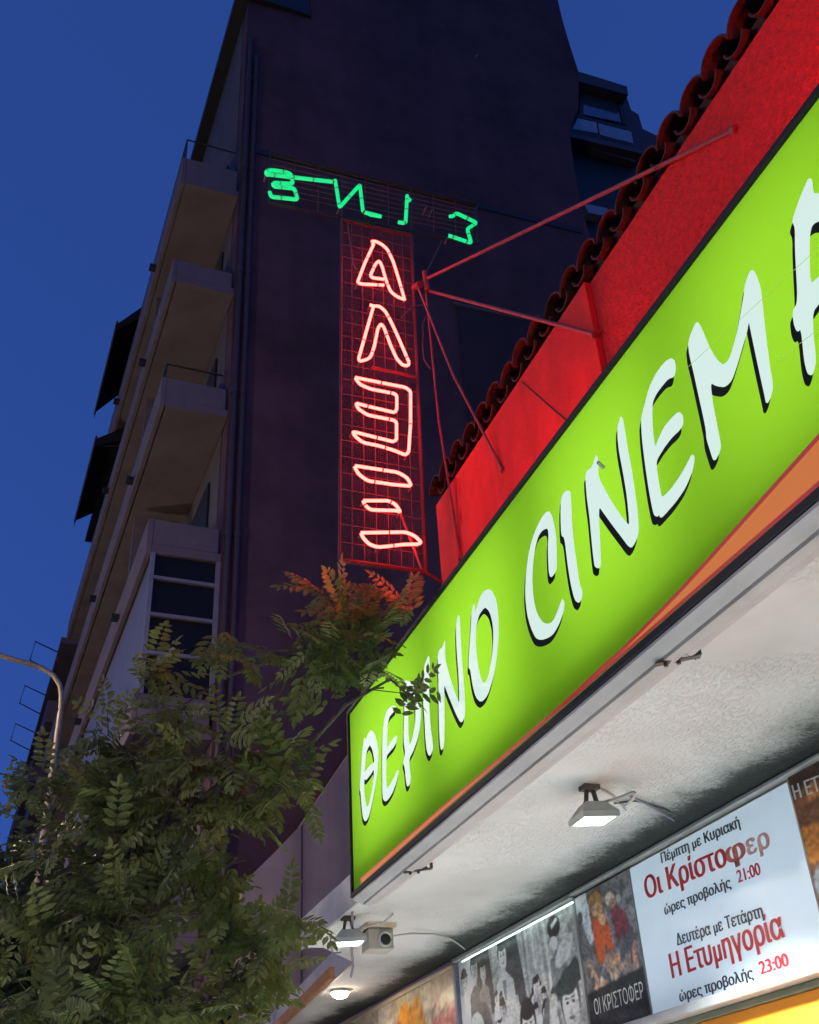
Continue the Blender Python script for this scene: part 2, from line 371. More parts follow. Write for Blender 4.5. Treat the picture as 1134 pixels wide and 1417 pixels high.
# letters, traced and laid on the sign plane
def chaikin(p, it=2):
    for _ in range(it):
        q = []
        for i in range(len(p)):
            a, b = p[i], p[(i+1) % len(p)]
            q += [(a[0]*.8+b[0]*.2, a[1]*.8+b[1]*.2), (a[0]*.2+b[0]*.8, a[1]*.2+b[1]*.8)]
        p = q
    return p
def flat_shape(mb, loops, x0, x1, dy=0, dz=0):
    """loops of pixel points -> plate on the sign between x0 (front) and x1"""
    L3 = []
    for lp in loops:
        L3.append([onX(px, py, SX)+np.array([0, dy, dz]) for px, py in chaikin(lp)])
    flat = [Vector(p) for lp in L3 for p in lp]
    tri = tessellate_polygon([[Vector((p[1], p[2], 0)) for p in lp] for lp in L3])
    n = len(flat)
    fv = [(x0, p[1], p[2]) for p in flat]; bv = [(x1, p[1], p[2]) for p in flat]
    fs = [tuple(t) for t in tri] + [tuple(n+i for i in t[::-1]) for t in tri]
    s = 0
    for lp in L3:
        k = len(lp)
        for i in range(k): fs.append((s+i, s+(i+1) % k, n+s+(i+1) % k, n+s+i))
        s += k
    mb.add(fv+bv, fs)
ZA = lambda p: zz(480, 940, 6.443, p)
ZB = lambda p: zz(560, 820, 5.0625, p)
ZC = lambda p: zz(715, 680, 6.443, p)
ZD = lambda p: zz(800, 560, 6.3, p)
ZE = lambda p: zz(880, 460, 5.057, p)
ZF = lambda p: zz(940, 360, 4.72, p)
ZG = lambda p: zz(1060, 220, 3.936, p)
LETTERS = [
 [ZA([(168,515),(182,545),(205,480),(228,452),(255,480),(280,560),(293,650),(285,800),(265,950),(235,1110),(205,1230),(175,1275),(155,1235),(142,1110),(134,1000),(126,990),(138,800),(150,640)]),
  ZA([(215,585),(240,625),(257,720),(256,745),(215,770),(172,830),(165,850),(178,700),(190,630)]),
  ZA([(178,905),(220,855),(252,800),(255,850),(240,980),(215,1100),(195,1150),(175,1100),(163,980),(166,880)])],
 [ZA([(440,230),(400,250),(365,285),(340,400),(328,560),(328,800),(330,1060),(352,1094),(378,1075),(420,1010),(455,910),(476,800),(455,830),(420,905),(385,965),(365,972),(360,870),(362,690),(390,650),(425,612),(452,565),(460,500),(430,520),(395,575),(368,625),(370,450),(385,340),(420,300),(450,270)])],
 [ZA([(520,10),(526,250),(520,480),(520,560),(535,660),(514,745),(530,790),(540,900),(552,965),(575,930),(580,860),(566,770),(570,700),(600,650),(640,540),(664,420),(672,290),(655,150),(620,60),(560,15)]),
  ZA([(558,110),(600,150),(625,250),(625,380),(602,520),(568,605),(558,450),(555,250)])],
 [ZB([(180,440),(165,470),(145,530),(145,640),(138,740),(150,880),(155,1000),(165,1110),(185,1152),(207,1100),(206,1060),(190,950),(180,800),(180,650),(184,500)])],
 [ZB([(292,326),(280,380),(250,410),(243,460),(248,600),(250,850),(255,1000),(262,1090),(270,1108),(286,1070),(288,900),(285,700),(287,640),(320,730),(370,850),(405,918),(428,880),(433,830),(425,650),(410,480),(400,300),(394,165),(384,160),(371,240),(375,400),(390,580),(396,778),(378,750),(340,640),(300,500),(291,440)])],
 [ZB([(495,68),(506,150),(530,60),(558,0),(590,-24),(622,-10),(650,50),(665,150),(668,300),(655,450),(630,600),(590,725),(545,772),(510,735),(487,650),(472,540),(458,530),(465,400),(475,250),(482,130)]),
  ZB([(572,100),(530,155),(510,240),(505,350),(520,500),(545,610),(568,645),(600,590),(625,450),(635,320),(630,220),(608,135)])],
 [ZC([(300,178),(325,210),(350,310),(366,420),(370,560),(370,690),(355,730),(320,772),(305,730),(298,600),(296,480),(302,400),(298,345),(280,330),(240,350),(205,400),(178,500),(160,620),(150,770),(158,920),(178,1040),(205,1110),(245,1170),(295,1185),(340,1165),(375,1090),(405,1010),(425,955),(440,1000),(430,1080),(390,1190),(340,1275),(290,1310),(230,1328),(185,1310),(140,1210),(108,1090),(92,920),(100,720),(130,520),(175,370),(230,250),(275,190)])],
 [ZC([(478,-10),(440,10),(415,60),(408,180),(412,330),(418,400),(438,410),(450,460),(470,640),(500,830),(535,970),(570,1000),(597,950),(600,890),(575,830),(545,620),(520,440),(505,280),(498,100),(494,10)])],
 [ZD([(178,434),(160,480),(140,545),(105,570),(80,610),(85,700),(95,820),(115,960),(130,1120),(145,1280),(160,1400),(170,1420),(195,1430),(214,1400),(205,1200),(195,1010),(197,885),(250,960),(330,1070),(400,1160),(455,1235),(480,1250),(510,1210),(540,1130),(542,1060),(530,900),(510,760),(480,560),(445,380),(425,250),(405,130),(390,100),(375,150),(362,190),(362,290),(375,410),(410,590),(445,800),(468,1050),(445,1040),(400,990),(320,870),(250,750),(200,650),(188,600),(190,500)])],
 [ZE([(262,180),(285,200),(292,260),(278,315),(240,325),(200,370),(155,430),(128,490),(125,590),(133,720),(148,815),(180,730),(215,660),(270,595),(315,555),(340,580),(345,640),(320,685),(270,730),(215,800),(160,890),(155,930),(175,1070),(195,1165),(260,1100),(330,1000),(380,910),(410,850),(424,880),(410,970),(360,1090),(290,1190),(220,1270),(188,1302),(178,1276),(162,1292),(140,1280),(110,1130),(80,930),(58,750),(50,610),(75,510),(110,380),(160,280),(220,205)])],
 [ZF([(130,396),(95,470),(72,540),(80,620),(110,740),(140,880),(165,990),(190,1110),(193,1170),(215,1240),(238,1312),(255,1300),(284,1235),(280,1180),(255,1060),(230,930),(215,800),(255,825),(310,832),(355,790),(390,690),(425,570),(455,470),(468,390),(490,500),(530,690),(570,870),(585,945),(610,900),(627,825),(605,700),(580,510),(560,330),(545,180),(510,85),(490,62),(470,90),(445,160),(437,230),(420,330),(395,470),(360,600),(335,660),(300,688),(255,650),(205,560),(160,450)])],
 [ZG([(245,105),(262,112),(268,190),(300,188),(400,200),(445,330),(500,900),(455,960),(420,560),(370,345),(300,338),(262,360),(248,420),(250,690),(300,645),(400,540),(410,640),(300,790),(266,835),(268,960),(283,1070),(280,1130),(262,1182),(240,1172),(222,1100),(205,925),(182,945),(165,900),(158,830),(188,780),(172,500),(172,375),(156,345),(165,310),(200,210)])],
]
for lp in LETTERS:
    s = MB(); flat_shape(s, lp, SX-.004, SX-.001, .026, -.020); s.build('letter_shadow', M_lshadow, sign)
    s = MB(); flat_shape(s, lp, SX-.008, SX-.005); s.build('letter', M_letter, sign)
# orange stripe swelling towards the near end, dark red borders
top = [(1134,606),(1078,668),(1020,733),(975,783),(940,821),(900,862),(860,902),(834,925),(780,975),(700,1044),(620,1111),(560,1163),(500,1216)]
bot = [(1134,671),(1060,735),(980,804),(900,874),(834,931),(780,978),(700,1048),(620,1118),(560,1171),(500,1224)]
def strip_shape(a, b, x0, x1, m, name):
    A = [onX(*p, SX) for p in a]; B = [onX(*p, SX) for p in b]
    # carry both edges on to the near end of the sign
    for Lx in (A, B):
        d = Lx[0]-Lx[1]; d = d/abs(d[1]) if d[1] else d
        Lx.insert(0, Lx[0]+d*1.2)
    poly = A+B[::-1]
    tri = tessellate_polygon([[Vector((p[1], p[2], 0)) for p in poly]])
    s = MB(); s.add([(x0, p[1], p[2]) for p in poly], [tuple(t) for t in tri]); return s.build(name, m, sign)
strip_shape(top, bot, SX-.0025, 0, M_orange, 'orange_stripe')
off = lambda L, k: [(x, y+k*(x-440)/700) for x, y in L]
strip_shape(off(top, -5), off(top, 4), SX-.0035, 0, M_redline, 'stripe_border')
strip_shape(off(bot, -5), off(bot, 3), SX-.0035, 0, M_redline, 'stripe_border')
w = MB(); a = onX(836, 647, SX-.02); w.tube([a, a+np.array([-.03, -.012, .012])], .008, 8); w.build('fixing_bolt', M_silver, sign)
# join lines of the plastic sheet
for (a, b) in (((1134, 342), (950, 510)), ((1134, 455), (1075, 500))):
    s = MB(); a = onX(*a, SX-.0095); b = onX(*b, SX-.0095); d = (a-b)*.5; s.tube([b, a+d], .0011, 4); s.build('sheet_joint', M_joint, sign)

# ------------------------------------------------------------------ neon sign
NY = 5.92
def nY(px, py, dy=0): return onY(px, py, NY+dy)
def neon(name, P, rad, m, parent, step, ph):
    P = smooth_path(P); L = [0]
    for i in range(1, len(P)): L.append(L[-1]+np.linalg.norm(P[i]-P[i-1]))
    cuts = []; k = ph
    while k < L[-1]-.03: cuts += [k, k+.011]; k += step*rnd.uniform(.8, 1.25)
    allv = sorted(set(L+cuts)); Q = [np.array([np.interp(t, L, [p[j] for p in P]) for j in range(3)]) for t in allv]
    s = MB(); s.tube(Q, rad, 8); o = s.build(name, m, parent); o.data.materials.append(M_band)
    for i in range(len(allv)-1):
        mid = (allv[i]+allv[i+1])/2
        if any(cuts[j] < mid < cuts[j+1] for j in range(0, len(cuts), 2)):
            for j in range(8): o.data.polygons[i*8+j].material_index = 1
    return o
def smooth_path(P, n=6, closed=False):
    """round the corners of a polyline a little"""
    P = [np.array(p, float) for p in P]; out = []
    k = len(P)
    for i in range(k):
        if not closed and i in (0, k-1): out.append(P[i]); continue
        a, b, c = P[i-1], P[i], P[(i+1) % k]
        la, lc = np.linalg.norm(a-b), np.linalg.norm(c-b)
        d = min(.028, la*.45, lc*.45)
        p0 = b+(a-b)/max(la, 1e-9)*d; p2 = b+(c-b)/max(lc, 1e-9)*d
        for j in range(n+1):
            q = j/n; out.append((1-q)**2*p0+2*q*(1-q)*b+q*q*p2)
    return out
G6 = lambda p: zz(355, 195, 6.67, p); G7 = lambda p: zz(500, 245, 6.3, p)
R8 = lambda p: zz(460, 295, 6.16, p); R1 = lambda p: zz(460, 500, 4.72, p)
green_paths = [
 G6([(110,315),(88,298),(96,274),(150,268),(280,288),(318,305),(338,395),(170,384),(150,398),(168,420),(335,435),(355,450),(382,540),(240,525),(138,515),(122,470)]),
 G6([(108,308),(300,330),(715,377),(728,360),(768,612),(955,403),(985,655),(1130,690)]) + G7([(60,322),(175,342)]),
 G7([(325,392),(388,402),(402,160)]), G7([(402,180),(430,205)]),
 G7([(772,342),(800,340),(830,312),(1008,397),(925,452),(962,575),(762,508)])]
red_paths = [
 R8([(335,240),(370,238),(420,262),(470,305),(520,410),(570,570),(618,738)]), R8([(618,735),(560,715),(500,670),(470,600),(450,540),(425,450),(400,402),(370,430),(325,530),(345,550),(440,562)]), R8([(340,262),(355,262),(280,420),(215,590),(250,603),(440,612)]),
 R8([(320,780),(345,790),(400,790),(450,830),(500,920),(560,1050),(655,1270),(648,1300),(600,1295),(550,1240),(500,1130),(440,970),(415,942),(390,980),(360,1130),(330,1220),(300,1245),(235,1262),(225,1240),(290,1010),(350,800)]),
 R1([(150,105),(300,135),(480,170),(512,195),(512,400),(500,590),(480,612),(400,580),(300,550),(200,530),(150,490),(132,458),(200,475),(400,525),(420,510),(420,400),(405,385),(230,350),(170,310),(152,272),(220,290),(410,335),(422,310),(422,225),(405,210),(250,180),(180,150),(152,110)]),
 R1([(150,682),(300,705),(430,725),(490,760),(520,815),(400,805),(230,780),(170,735),(146,688)]),
 R1([(205,910),(370,910),(415,935),(447,985),(420,975),(250,970),(215,940),(203,912)]),
 R1([(188,1120),(480,1115),(540,1140),(582,1182),(560,1195),(480,1195),(300,1215),(240,1195),(200,1150),(190,1124)])]
ng = empty('green_neon_sign', nY(517, 270), 'horizontal green neon sign of reversed letters on a dark railed frame high up', 'neon sign')
for P in green_paths:
    neon('neon_tube', [nY(*p) for p in P], .0165, M_neongrn, ng, .16, .05)
s = MB(); Q = [nY(375, 212, .1), nY(660, 283, .1), nY(662, 338, .1), nY(372, 281, .1)]
s.tube([Q[0], Q[1]], .020, 6); s.tube([Q[1], Q[2]], .012, 6); s.tube([Q[2], Q[3]], .014, 6); s.tube([Q[3], Q[0]], .010, 6)
o_ = s.build('sign_frame', M_dark, ng)
s = MB()
for k in range(1, 8):
    f = k/9.; a = Q[0]*(1-f)+Q[3]*f; b = Q[1]*(1-f)+Q[2]*f
    s.tube([a, b], .0045 if k < 4 else .003, 5)
for k in range(1, 9):
    f = k/9.; a = Q[0]*(1-f)+Q[1]*f; b = Q[3]*(1-f)+Q[2]*f; s.tube([a, b], .003, 5)
s.build('frame_rails', M_wire, ng)
s = MB()
for px, py in G6([(95,290),(340,330),(735,365),(955,405),(770,605)])+G7([(400,170),(1005,395),(765,510),(570,260),(625,275)]):
    p = nY(px, py); s = MB(); s.cyl(p, p+np.array([0, .1, 0]), .008, 6); s.build('tube_support', M_wire, ng)
s = MB(); s.obox(nY(372, 281, .112), nY(660, 283, .11)-nY(375, 212, .11), (0, .012, 0), (0, 0, .62)); 

nr = empty('red_neon_sign', nY(580, 790), 'tall vertical red neon sign with four reversed letters on a wire grid', 'neon sign')
for P in red_paths:
    neon('neon_tube', [nY(*p) for p in P], .0115, M_neonred, nr, .45, .2)
F_ = [nY(473, 304, .07), nY(570, 326, .07), nY(590, 792, .07), nY(470, 775, .07)]
s = MB(); s.tube([F_[0], F_[1]], .018, 6); s.tube([F_[1], F_[2]], .016, 8); s.tube([F_[2], F_[3]], .018, 6); s.tube([F_[3], F_[0]], .011, 6)
s.build('sign_frame', M_signsteel, nr)
s = MB()
for k in range(1, 23):
    f = k/23.; s.tube([F_[0]*(1-f)+F_[3]*f, F_[1]*(1-f)+F_[2]*f], .0032, 5)
for k in range(1, 7):
    f = k/7.; s.tube([F_[0]*(1-f)+F_[1]*f, F_[3]*(1-f)+F_[2]*f], .0032, 5)
s.build('wire_grid', M_wire, nr)
s = MB()                                                  # fine mesh added behind the coarse grid to give a red halo
e = np.array([0, .012, 0])
for k in range(1, 200):
    f = k/200.; s.tube([F_[0]*(1-f)+F_[3]*f+e, F_[1]*(1-f)+F_[2]*f+e], .00075, 3)
for k in range(1, 36):
    f = k/36.; s.tube([F_[0]*(1-f)+F_[1]*f+e, F_[3]*(1-f)+F_[2]*f+e], .00075, 3)
s.build('halo_mesh', M_mesh, nr)
s = MB()
for px, py in R8([(340,250),(618,735),(440,612),(215,595),(325,785),(650,1290),(235,1262),(400,400)])+R1([(152,108),(510,190),(490,610),(132,458),(152,272),(150,682),(520,815),(445,985),(205,910),(190,1120),(580,1182),(300,1215)]):
    p = nY(px, py); s = MB(); s.cyl(p, p+np.array([0, .07, 0]), .007, 6); s.build('tube_support', M_wire, nr)
s = MB(); s.tube([nY(515, 508, .05), nY(575, 522, .05)], .012, 6); s.build('cross_bar', M_steelred, nr)
s = MB(); s.tube([nY(549, 695, .05), nY(585, 790, .07), nY(612, 805, .25)], .010, 6); s.build('bottom_tie', M_steelred, nr)
s = MB()
jt = onY(582, 393, NY-.04)
s.tube([nY(574, 398, .06), jt], .030, 8); s.tube([onY(588, 376, NY-.04), onY(592, 402, NY-.04)], .024, 8)
s.build('mast_bracket', M_steelred, nr)
s = MB()
for P in ([(556,440),(565,430),(572,424),(584,422),(592,420)], [(591,437),(585,447),(586,462),(585,480),(587,497),(592,505),(596,510)], [(481,308),(484,330),(489,365),(493,372)]):
    s = MB(); s.tube([nY(*p, -.03) for p in P], .006, 5); s.build('loose_cable', M_wire, nr)
# stays
stays = [((592, 385), NY-.06, (1020, 178), 2.736, .016, 'long rusty steel stay from the neon mast up to the rough red wall'),
         ((596, 403), NY-.06, (825, 463), 2.699, .016, 'steel stay from the neon mast to the step in the red wall'),
         ((580, 400), NY-.06, (697, 652), 2.699, .012, 'thin steel stay from the neon mast to the middle of the smooth red wall'),
         ((590, 405), NY-.07, (638, 775), 2.699, .012, 'thin steel stay running down beside the red neon sign to the wall corner')]
for (p0, y0, p1, x1, r, lab) in stays:
    a = onY(*p0, y0); b = onX(*p1, x1); s = MB()
    mid = (a+b)/2 + (np.array([-.03, 0, -.05]) if r < .013 else 0)
    s.tube([a, mid, b], r*.8, 8); s.tube([b-(b-a)/np.linalg.norm(b-a)*.03, b], r*1.7, 8)
    o = s.build('stay_rod', M_steelred); tag(o, lab, 'stay rod', 'steel stays bracing the neon sign')
# thin wire from mast to green sign
s = MB(); s.tube([onY(590, 378, NY-.04), nY(612, 332, .05)], .006, 6); tag(s.build('hanger_wire', M_wire), 'thin grey wire from the neon mast to the green letter frame', 'wire')

# ------------------------------------------------------------------ apartment block
BY = 15.0
def bp(px, py): return onY(px, py, BY)
apt = empty('apartment_building', (6, BY+8, 0), 'tall dark purple apartment block with stacked balconies and a blank side wall', 'building')
DEL = math.radians(2.2)
U = np.array([-math.sin(DEL), math.cos(DEL), 0]); Nn = np.array([-math.cos(DEL), -math.sin(DEL), 0])
CX = 2.60
BL = 26.0                                                    # length of the street facade
def loc(u, n, z): return np.array([CX, BY, 0])+U*u+Nn*n+np.array([0, 0, z])
ZT = 26.1
# side wall + body, outline of the right side from the photograph
edge = [bp(772, -2), bp(779, 28), bp(789, 62), bp(801, 99), bp(801, 150), bp(788, 176), bp(792, 210), bp(797, 246), bp(806, 290), bp(822, 345)]
poly = [(CX, BY, -.1), (CX, BY, ZT), (4.14, BY, ZT), (4.14, BY, 36)] + [(edge[0][0]+.35, BY, 36)] + [tuple(p) for p in edge] + [(10.7, BY, 12), (10.7, BY, -.1)]
s = MB(); s.prism(poly, (0, .5, 0)); s.build('side_wall', M_plaster_side, apt)
s = MB(); P = [loc(.5, 0, -.1), loc(BL, 0, -.1), loc(BL, -7.4, -.1), (10.4, BY+.5, -.1)]
s.prism(P, (0, 0, ZT+.1)); s.build('facade', M_fac, apt)
s = MB(); P = [loc(.2, 0, -.1), loc(.5, 0, -.1), (2.9, BY+.502, -.1), (2.9, BY+.49, -.1)]
s = MB(); s.obox((4.3, BY+.505, ZT+.005), (6.6, 0, 0), (0, 12, 0), (0, 0, 9)); s.build('stair_tower', M_plaster_side, apt)
s = MB(); s.obox(loc(-.15, .3, ZT+.003), U*BL, -Nn*1.8, (0, 0, .22)); s.build('roof_slab', M_dark, apt)
s = MB(); s.obox((2.75, BY+.02, ZT+.23), (1.38, 0, 0), (0, 6, 0), (0, 0, 3.2)); s.build('roof_cabin', M_black, apt)
# shallow string course on the side wall
s = MB(); a, b = bp(345, 209), bp(812, 352); s.obox(a-np.array([0, .03, .03]), (b[0]-a[0], 0, 0), (0, .029, 0), (0, 0, .15)); s.build('string_course', M_dark, apt)
# flat dark panel low on the side wall, recess shade put into its colour
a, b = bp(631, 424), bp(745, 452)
s = MB(); s.obox((a[0], BY-.02, 6), (3.2, 0, 0), (0, .019, 0), (0, 0, a[2]-6)); s.build('shade_panel', mat('painted_shade', (.045, .030, .04), .9, .3, 1), apt)
s = MB(); s.obox((a[0]-.06, BY-.05, a[2]+.003), (3.4, 0, 0), (0, .047, 0), (0, 0, .08)); s.build('shade_panel_ledge', M_fac, apt)
s = MB(); p_ = bp(659, 79); s.cyl(p_-np.array([0, .06, 0]), p_, .03, 10); s.build('vent_cap', M_white, apt)
# drain pipes at the corner
for dx in (.09, .24):
    s = MB(); s.tube([(CX+dx, BY-.07, 0), (CX+dx, BY-.07, ZT-1.2-dx*4)], .05, 10)
    for k in range(8): s.tube([(CX+dx, BY-.07, 2+k*3), (CX+dx, BY-.07, 2.12+k*3)], .062, 10)
    s.build('drain_pipe', M_pipe, apt)
FLOORS = [(bp(265, 222)[2], .75), (bp(246, 362)[2], .55), (bp(230, 524)[2], .62), (bp(213, 720)[2], .62), (bp(211, 962)[2], .62), (bp(190, 1245)[2], .62)]
LENS = [12.5, 15.5, 18.5, 20.5, 22.5, 24]
for i, (zt, ph) in enumerate(FLOORS):
    d = 1.12; L = LENS[i]
    bal = empty('balcony', loc(0, 0, zt-ph)); bal.parent = apt; bal.location = Vector(loc(0, 0, zt-ph))-apt.location
    th = .09
    s = MB()
    s.obox(loc(0, .0, zt-ph), U*L, Nn*(d-.02), (0, 0, .16))
    bevel(s.build('balcony_slab', M_conc, bal), .01)
    s = MB(); s.obox(loc(.003, 0.05, zt-ph+.163), U*th, Nn*(d-.07), (0, 0, ph-.163)); s.obox(loc(0, d-.018, zt-ph-.02), U*L, Nn*th, (0, 0, ph+.02)); s.obox(loc(L-th, .0, zt-ph+.163), U*th, Nn*(d-.02), (0, 0, ph-.163))
    bevel(s.build('parapet', M_conc, bal), .012)
    # spouts on the outer face
    for uu in (2.6, 7.5):
        s = MB(); s.obox(loc(uu, d+.07, zt-ph+.12), U*.16, Nn*.14, (0, 0, .09)); s.build('spout', M_dark, bal)
    # handrail
    s = MB()
    hr = .34 if i else .62
    for uu in np.arange(L*.0, L*.98, 1.6): s.tube([loc(uu+.05, d, zt), loc(uu+.05, d, zt+hr)], .014, 5)
    s.tube([loc(.05, d, zt+hr), loc(L-.1, d, zt+hr)], .018, 6); s.tube([loc(.05, d, zt+hr), loc(.05, .1, zt+hr)], .018, 6)
    if i == 0:
        for k in range(1, 5): s.tube([loc(.05, d, zt+hr*k/5), loc(L-.1, d, zt+hr*k/5)], .007, 5)
    if i in (0, 2): s.build('handrail', M_dark, bal)
    # partition between flats, back wall openings
    if i in (1, 2, 3):
        s = MB(); s.obox(loc(3.4, .32, zt), U*.07, Nn*.7, (0, 0, 2.2)); s.build('partition_screen', mat('frosted_screen', (.20, .16, .16), .4, .3, 3), bal)
    for uu in (1.2, 6.0, 10.5):
        if uu+2 < L:
            s = MB(); s.obox(loc(uu, .012, zt-ph+.2), U*1.9, Nn*.03, (0, 0, 2.15)); s.build('shutter_door', M_dark, bal)
# awnings hanging outside the balconies
for (u0, u1, zi, zo) in ((6.2, 9.9, 22.2, 20.7), (8.2, 12.2, 19.4, 18.55)):
    aw = MB(); A = [loc(u0, .5, zi), loc(u1, .5, zi), loc(u1, 1.6, zo), loc(u0, 1.6, zo)]
    n_ = 10
    for k in range(n_):
        f0, f1 = k/n_, (k+1)/n_
        q = [A[0]*(1-f0)+A[1]*f0, A[0]*(1-f1)+A[1]*f1, A[3]*(1-f1)+A[2]*f1, A[3]*(1-f0)+A[2]*f0]
        aw.add(q+[p+np.array([0, 0, -.03]) for p in q], [(0, 1, 2, 3), (7, 6, 5, 4), (0, 4, 5, 1), (1, 5, 6, 2), (2, 6, 7, 3), (3, 7, 4, 0)])
        lo = .22+.03*math.sin(k*2.1); aw.obox(q[3], q[2]-q[3], (0.0, 0, -lo), Nn*.012)
    # side cheek
    aw.prism([A[0], A[3], A[3]-np.array([0, 0, .22]), A[0]-np.array([0, 0, .5])], U*.015)
    aw.build('awning', M_awn, apt)
    s = MB(); s.tube([loc(u0+.3, .5, zi-.6), A[3]-np.array([0, 0, .02])+U*.3], .02, 6); s.tube([A[3]-U*.1, A[2]+U*.1], .028, 8); s.build('awning_arm', M_pipe, apt)
# glazed-in balcony between the fourth and fifth parapets
z0, z1 = FLOORS[4][0], FLOORS[3][0]-FLOORS[3][1]
gz = empty('glazed_bay', (0, 0, 0)); gz.parent = apt; gz.location = Vector(loc(0, .5, z0))-apt.location
s = MB(); s.obox(loc(.06, .06, z0+.01), U*.02, Nn*.98, (0, 0, z1-z0-.02)); s.build('end_panes', M_glassdk, gz)
s = MB()
for n0 in (.0, 1.04): s.obox(loc(-.012, n0, z0+.003), U*.07, Nn*.07, (0, 0, z1-z0-.006))
for k in range(1, 4):
    zc = z0+(z1-z0)*k/3.72; s.obox(loc(-.006, .071, zc), U*.06, Nn*.967, (0, 0, .055))
s.build('end_frame', M_white, gz)
s = MB(); s.obox(loc(.2, 1.05, z0+.004), U*7.6, Nn*.03, (0, 0, z1-z0-.01)); s.build('front_panels', mat('pale_blind_panel', (.15, .15, .20), .5, .2, 1.5), gz)
# ------------------------------------------------------------------ farther block along the street
far = empty('apartment_building', loc(BL+3, 0, 0), 'farther apartment block with small balconies at the dark end of the street', 'building')
s = MB(); s.prism([loc(BL+.2, -.2, -.1), loc(BL+20, -.2, -.1), loc(BL+20, -8, -.1), loc(BL+.2, -8, -.1)], (0, 0, 21.5)); s.build('facade', M_fac, far)
s = MB(); s.prism([loc(BL+.0, .7, 21.404), loc(BL+20, .7, 21.404), loc(BL+20, -8, 21.404), loc(BL+.0, -8, 21.404)], (0, 0, .25)); s.build('roof_slab', M_conc, far)
for k in range(6):
    zt = 19.2-3.05*k
    for j, (u0, L) in enumerate(((BL+.6, 5.0), (BL+7.5, 5.5), (BL+14.5, 5))):
        s = MB(); s.obox(loc(u0, -.197, zt-.9), U*L, Nn*1.05, (0, 0, .9)); bevel(s.build('balcony', M_conc, far), .02)
for k in range(3):
    s = MB(); q = loc(BL+1.5+4.5*k, .7, 21.7); s.tube([q, q+Nn*.9+np.array([0, 0, .35]), q+Nn*1.0+np.array([0, 0, -.5]), q+Nn*.1+np.array([0, 0, -.9])], .03, 5); s.build('antenna_bracket', M_dark, far)

# ------------------------------------------------------------------ rear block seen over the tiles
RY = 19.0
def rp(px, py, dy=0): return onY(px, py, RY+dy)
rear = empty('apartment_building', rp(850, 170), 'set-back top floor flat with wide window and balcony behind the tiled eave', 'building')
M_rear = mat('rear_render', (.11, .10, .12), .85, .25, 1.5)
tl, tr_ = rp(797, 98), rp(868, 124)
def quad(mb, pts, y0, dep):
    P = [onY(px, py, y0) for px, py in pts]; mb.prism(P, (0, dep, 0))
s = MB(); quad(s, [(770, 95), (866, 128), (874, 152), (884, 158), (890, 178), (915, 190), (960, 300), (900, 420), (780, 420)], RY+.6, 6); s.build('wall', M_rear, rear)
s = MB(); quad(s, [(780, 92), (868, 119), (870, 131), (780, 106)], RY, 2); s.build('roof_slab', M_rear, rear)
win = empty('window', rp(840, 170)); win.parent = rear; win.location = Vector(rp(840, 170))-rear.location
s = MB(); quad(s, [(808, 127), (854, 141), (861, 169), (808, 158)], RY+.40, .03); s.build('pane', mat('sky_reflecting_glass', (.20, .23, .30), .06, .1, 1, metal=.65), win)
s = MB()
for q in ([(804, 121), (860, 137), (860, 141), (804, 126)], [(855, 140), (860, 141), (868, 172), (863, 171)], [(803, 126), (808, 127), (808, 160), (803, 159)], [(800, 158), (866, 175), (866, 179), (800, 162)]): quad(s, q, RY+.36, .06)
s.build('frame', M_dark, win)
for q in ([(800, 163), (826, 169), (828, 184), (793, 178)], [(828, 170), (874, 182), (877, 198), (831, 186)]):
    s = MB(); quad(s, q, RY+.1, .03); s.build('balcony_panel', mat('frosted_glass', (.42, .46, .55), .25, .15, 2), rear)
s = MB(); quad(s, [(786, 181), (892, 208), (892, 213), (786, 188)], RY-.3, 1.0); quad(s, [(797, 197), (880, 221), (880, 224), (797, 200)], RY-.05, .5); s.build('balcony_slab', M_conc, rear)
s = MB(); quad(s, [(790, 188), (888, 213), (868, 330), (800, 330)], RY+.2, .4); s.build('undercroft', M_dark, rear)
s = MB(); quad(s, [(808, 281), (842, 288), (836, 298), (815, 294)], RY-.1, .3); s.build('lower_panel', mat('pale_panel', (.4, .42, .5), .5), rear)

# ------------------------------------------------------------------ grey sloping wall put in for the lamp spill below the block
s = MB(); GY = 14.4
P = [onY(335, 1224, GY), onY(380, 1180, GY), onY(418, 1140, GY), onY(450, 1092, GY), onY(492, 1030, GY)]
P = [np.array(p) for p in P]
poly = [(P[0][0], GY, 0)] + [tuple(p) for p in P] + [(9, GY, P[-1][2]+5), (9, GY, 0)]
s.prism(poly, (0, .35, 0)); pw = s.build('light_spill_wall', M_grayw); tag(pw, 'streaked grey wall with sloping top shaped as lamp spill beyond the end of the green sign', 'wall')
s = MB(); q = onY(418, 1140, GY-.012); s.box((q[0]-.012, GY-.008, 0), (q[0]+.012, GY-.001, q[2]-.02)); s.build('wall_line', M_fac, pw)  # vertical joint of the wall

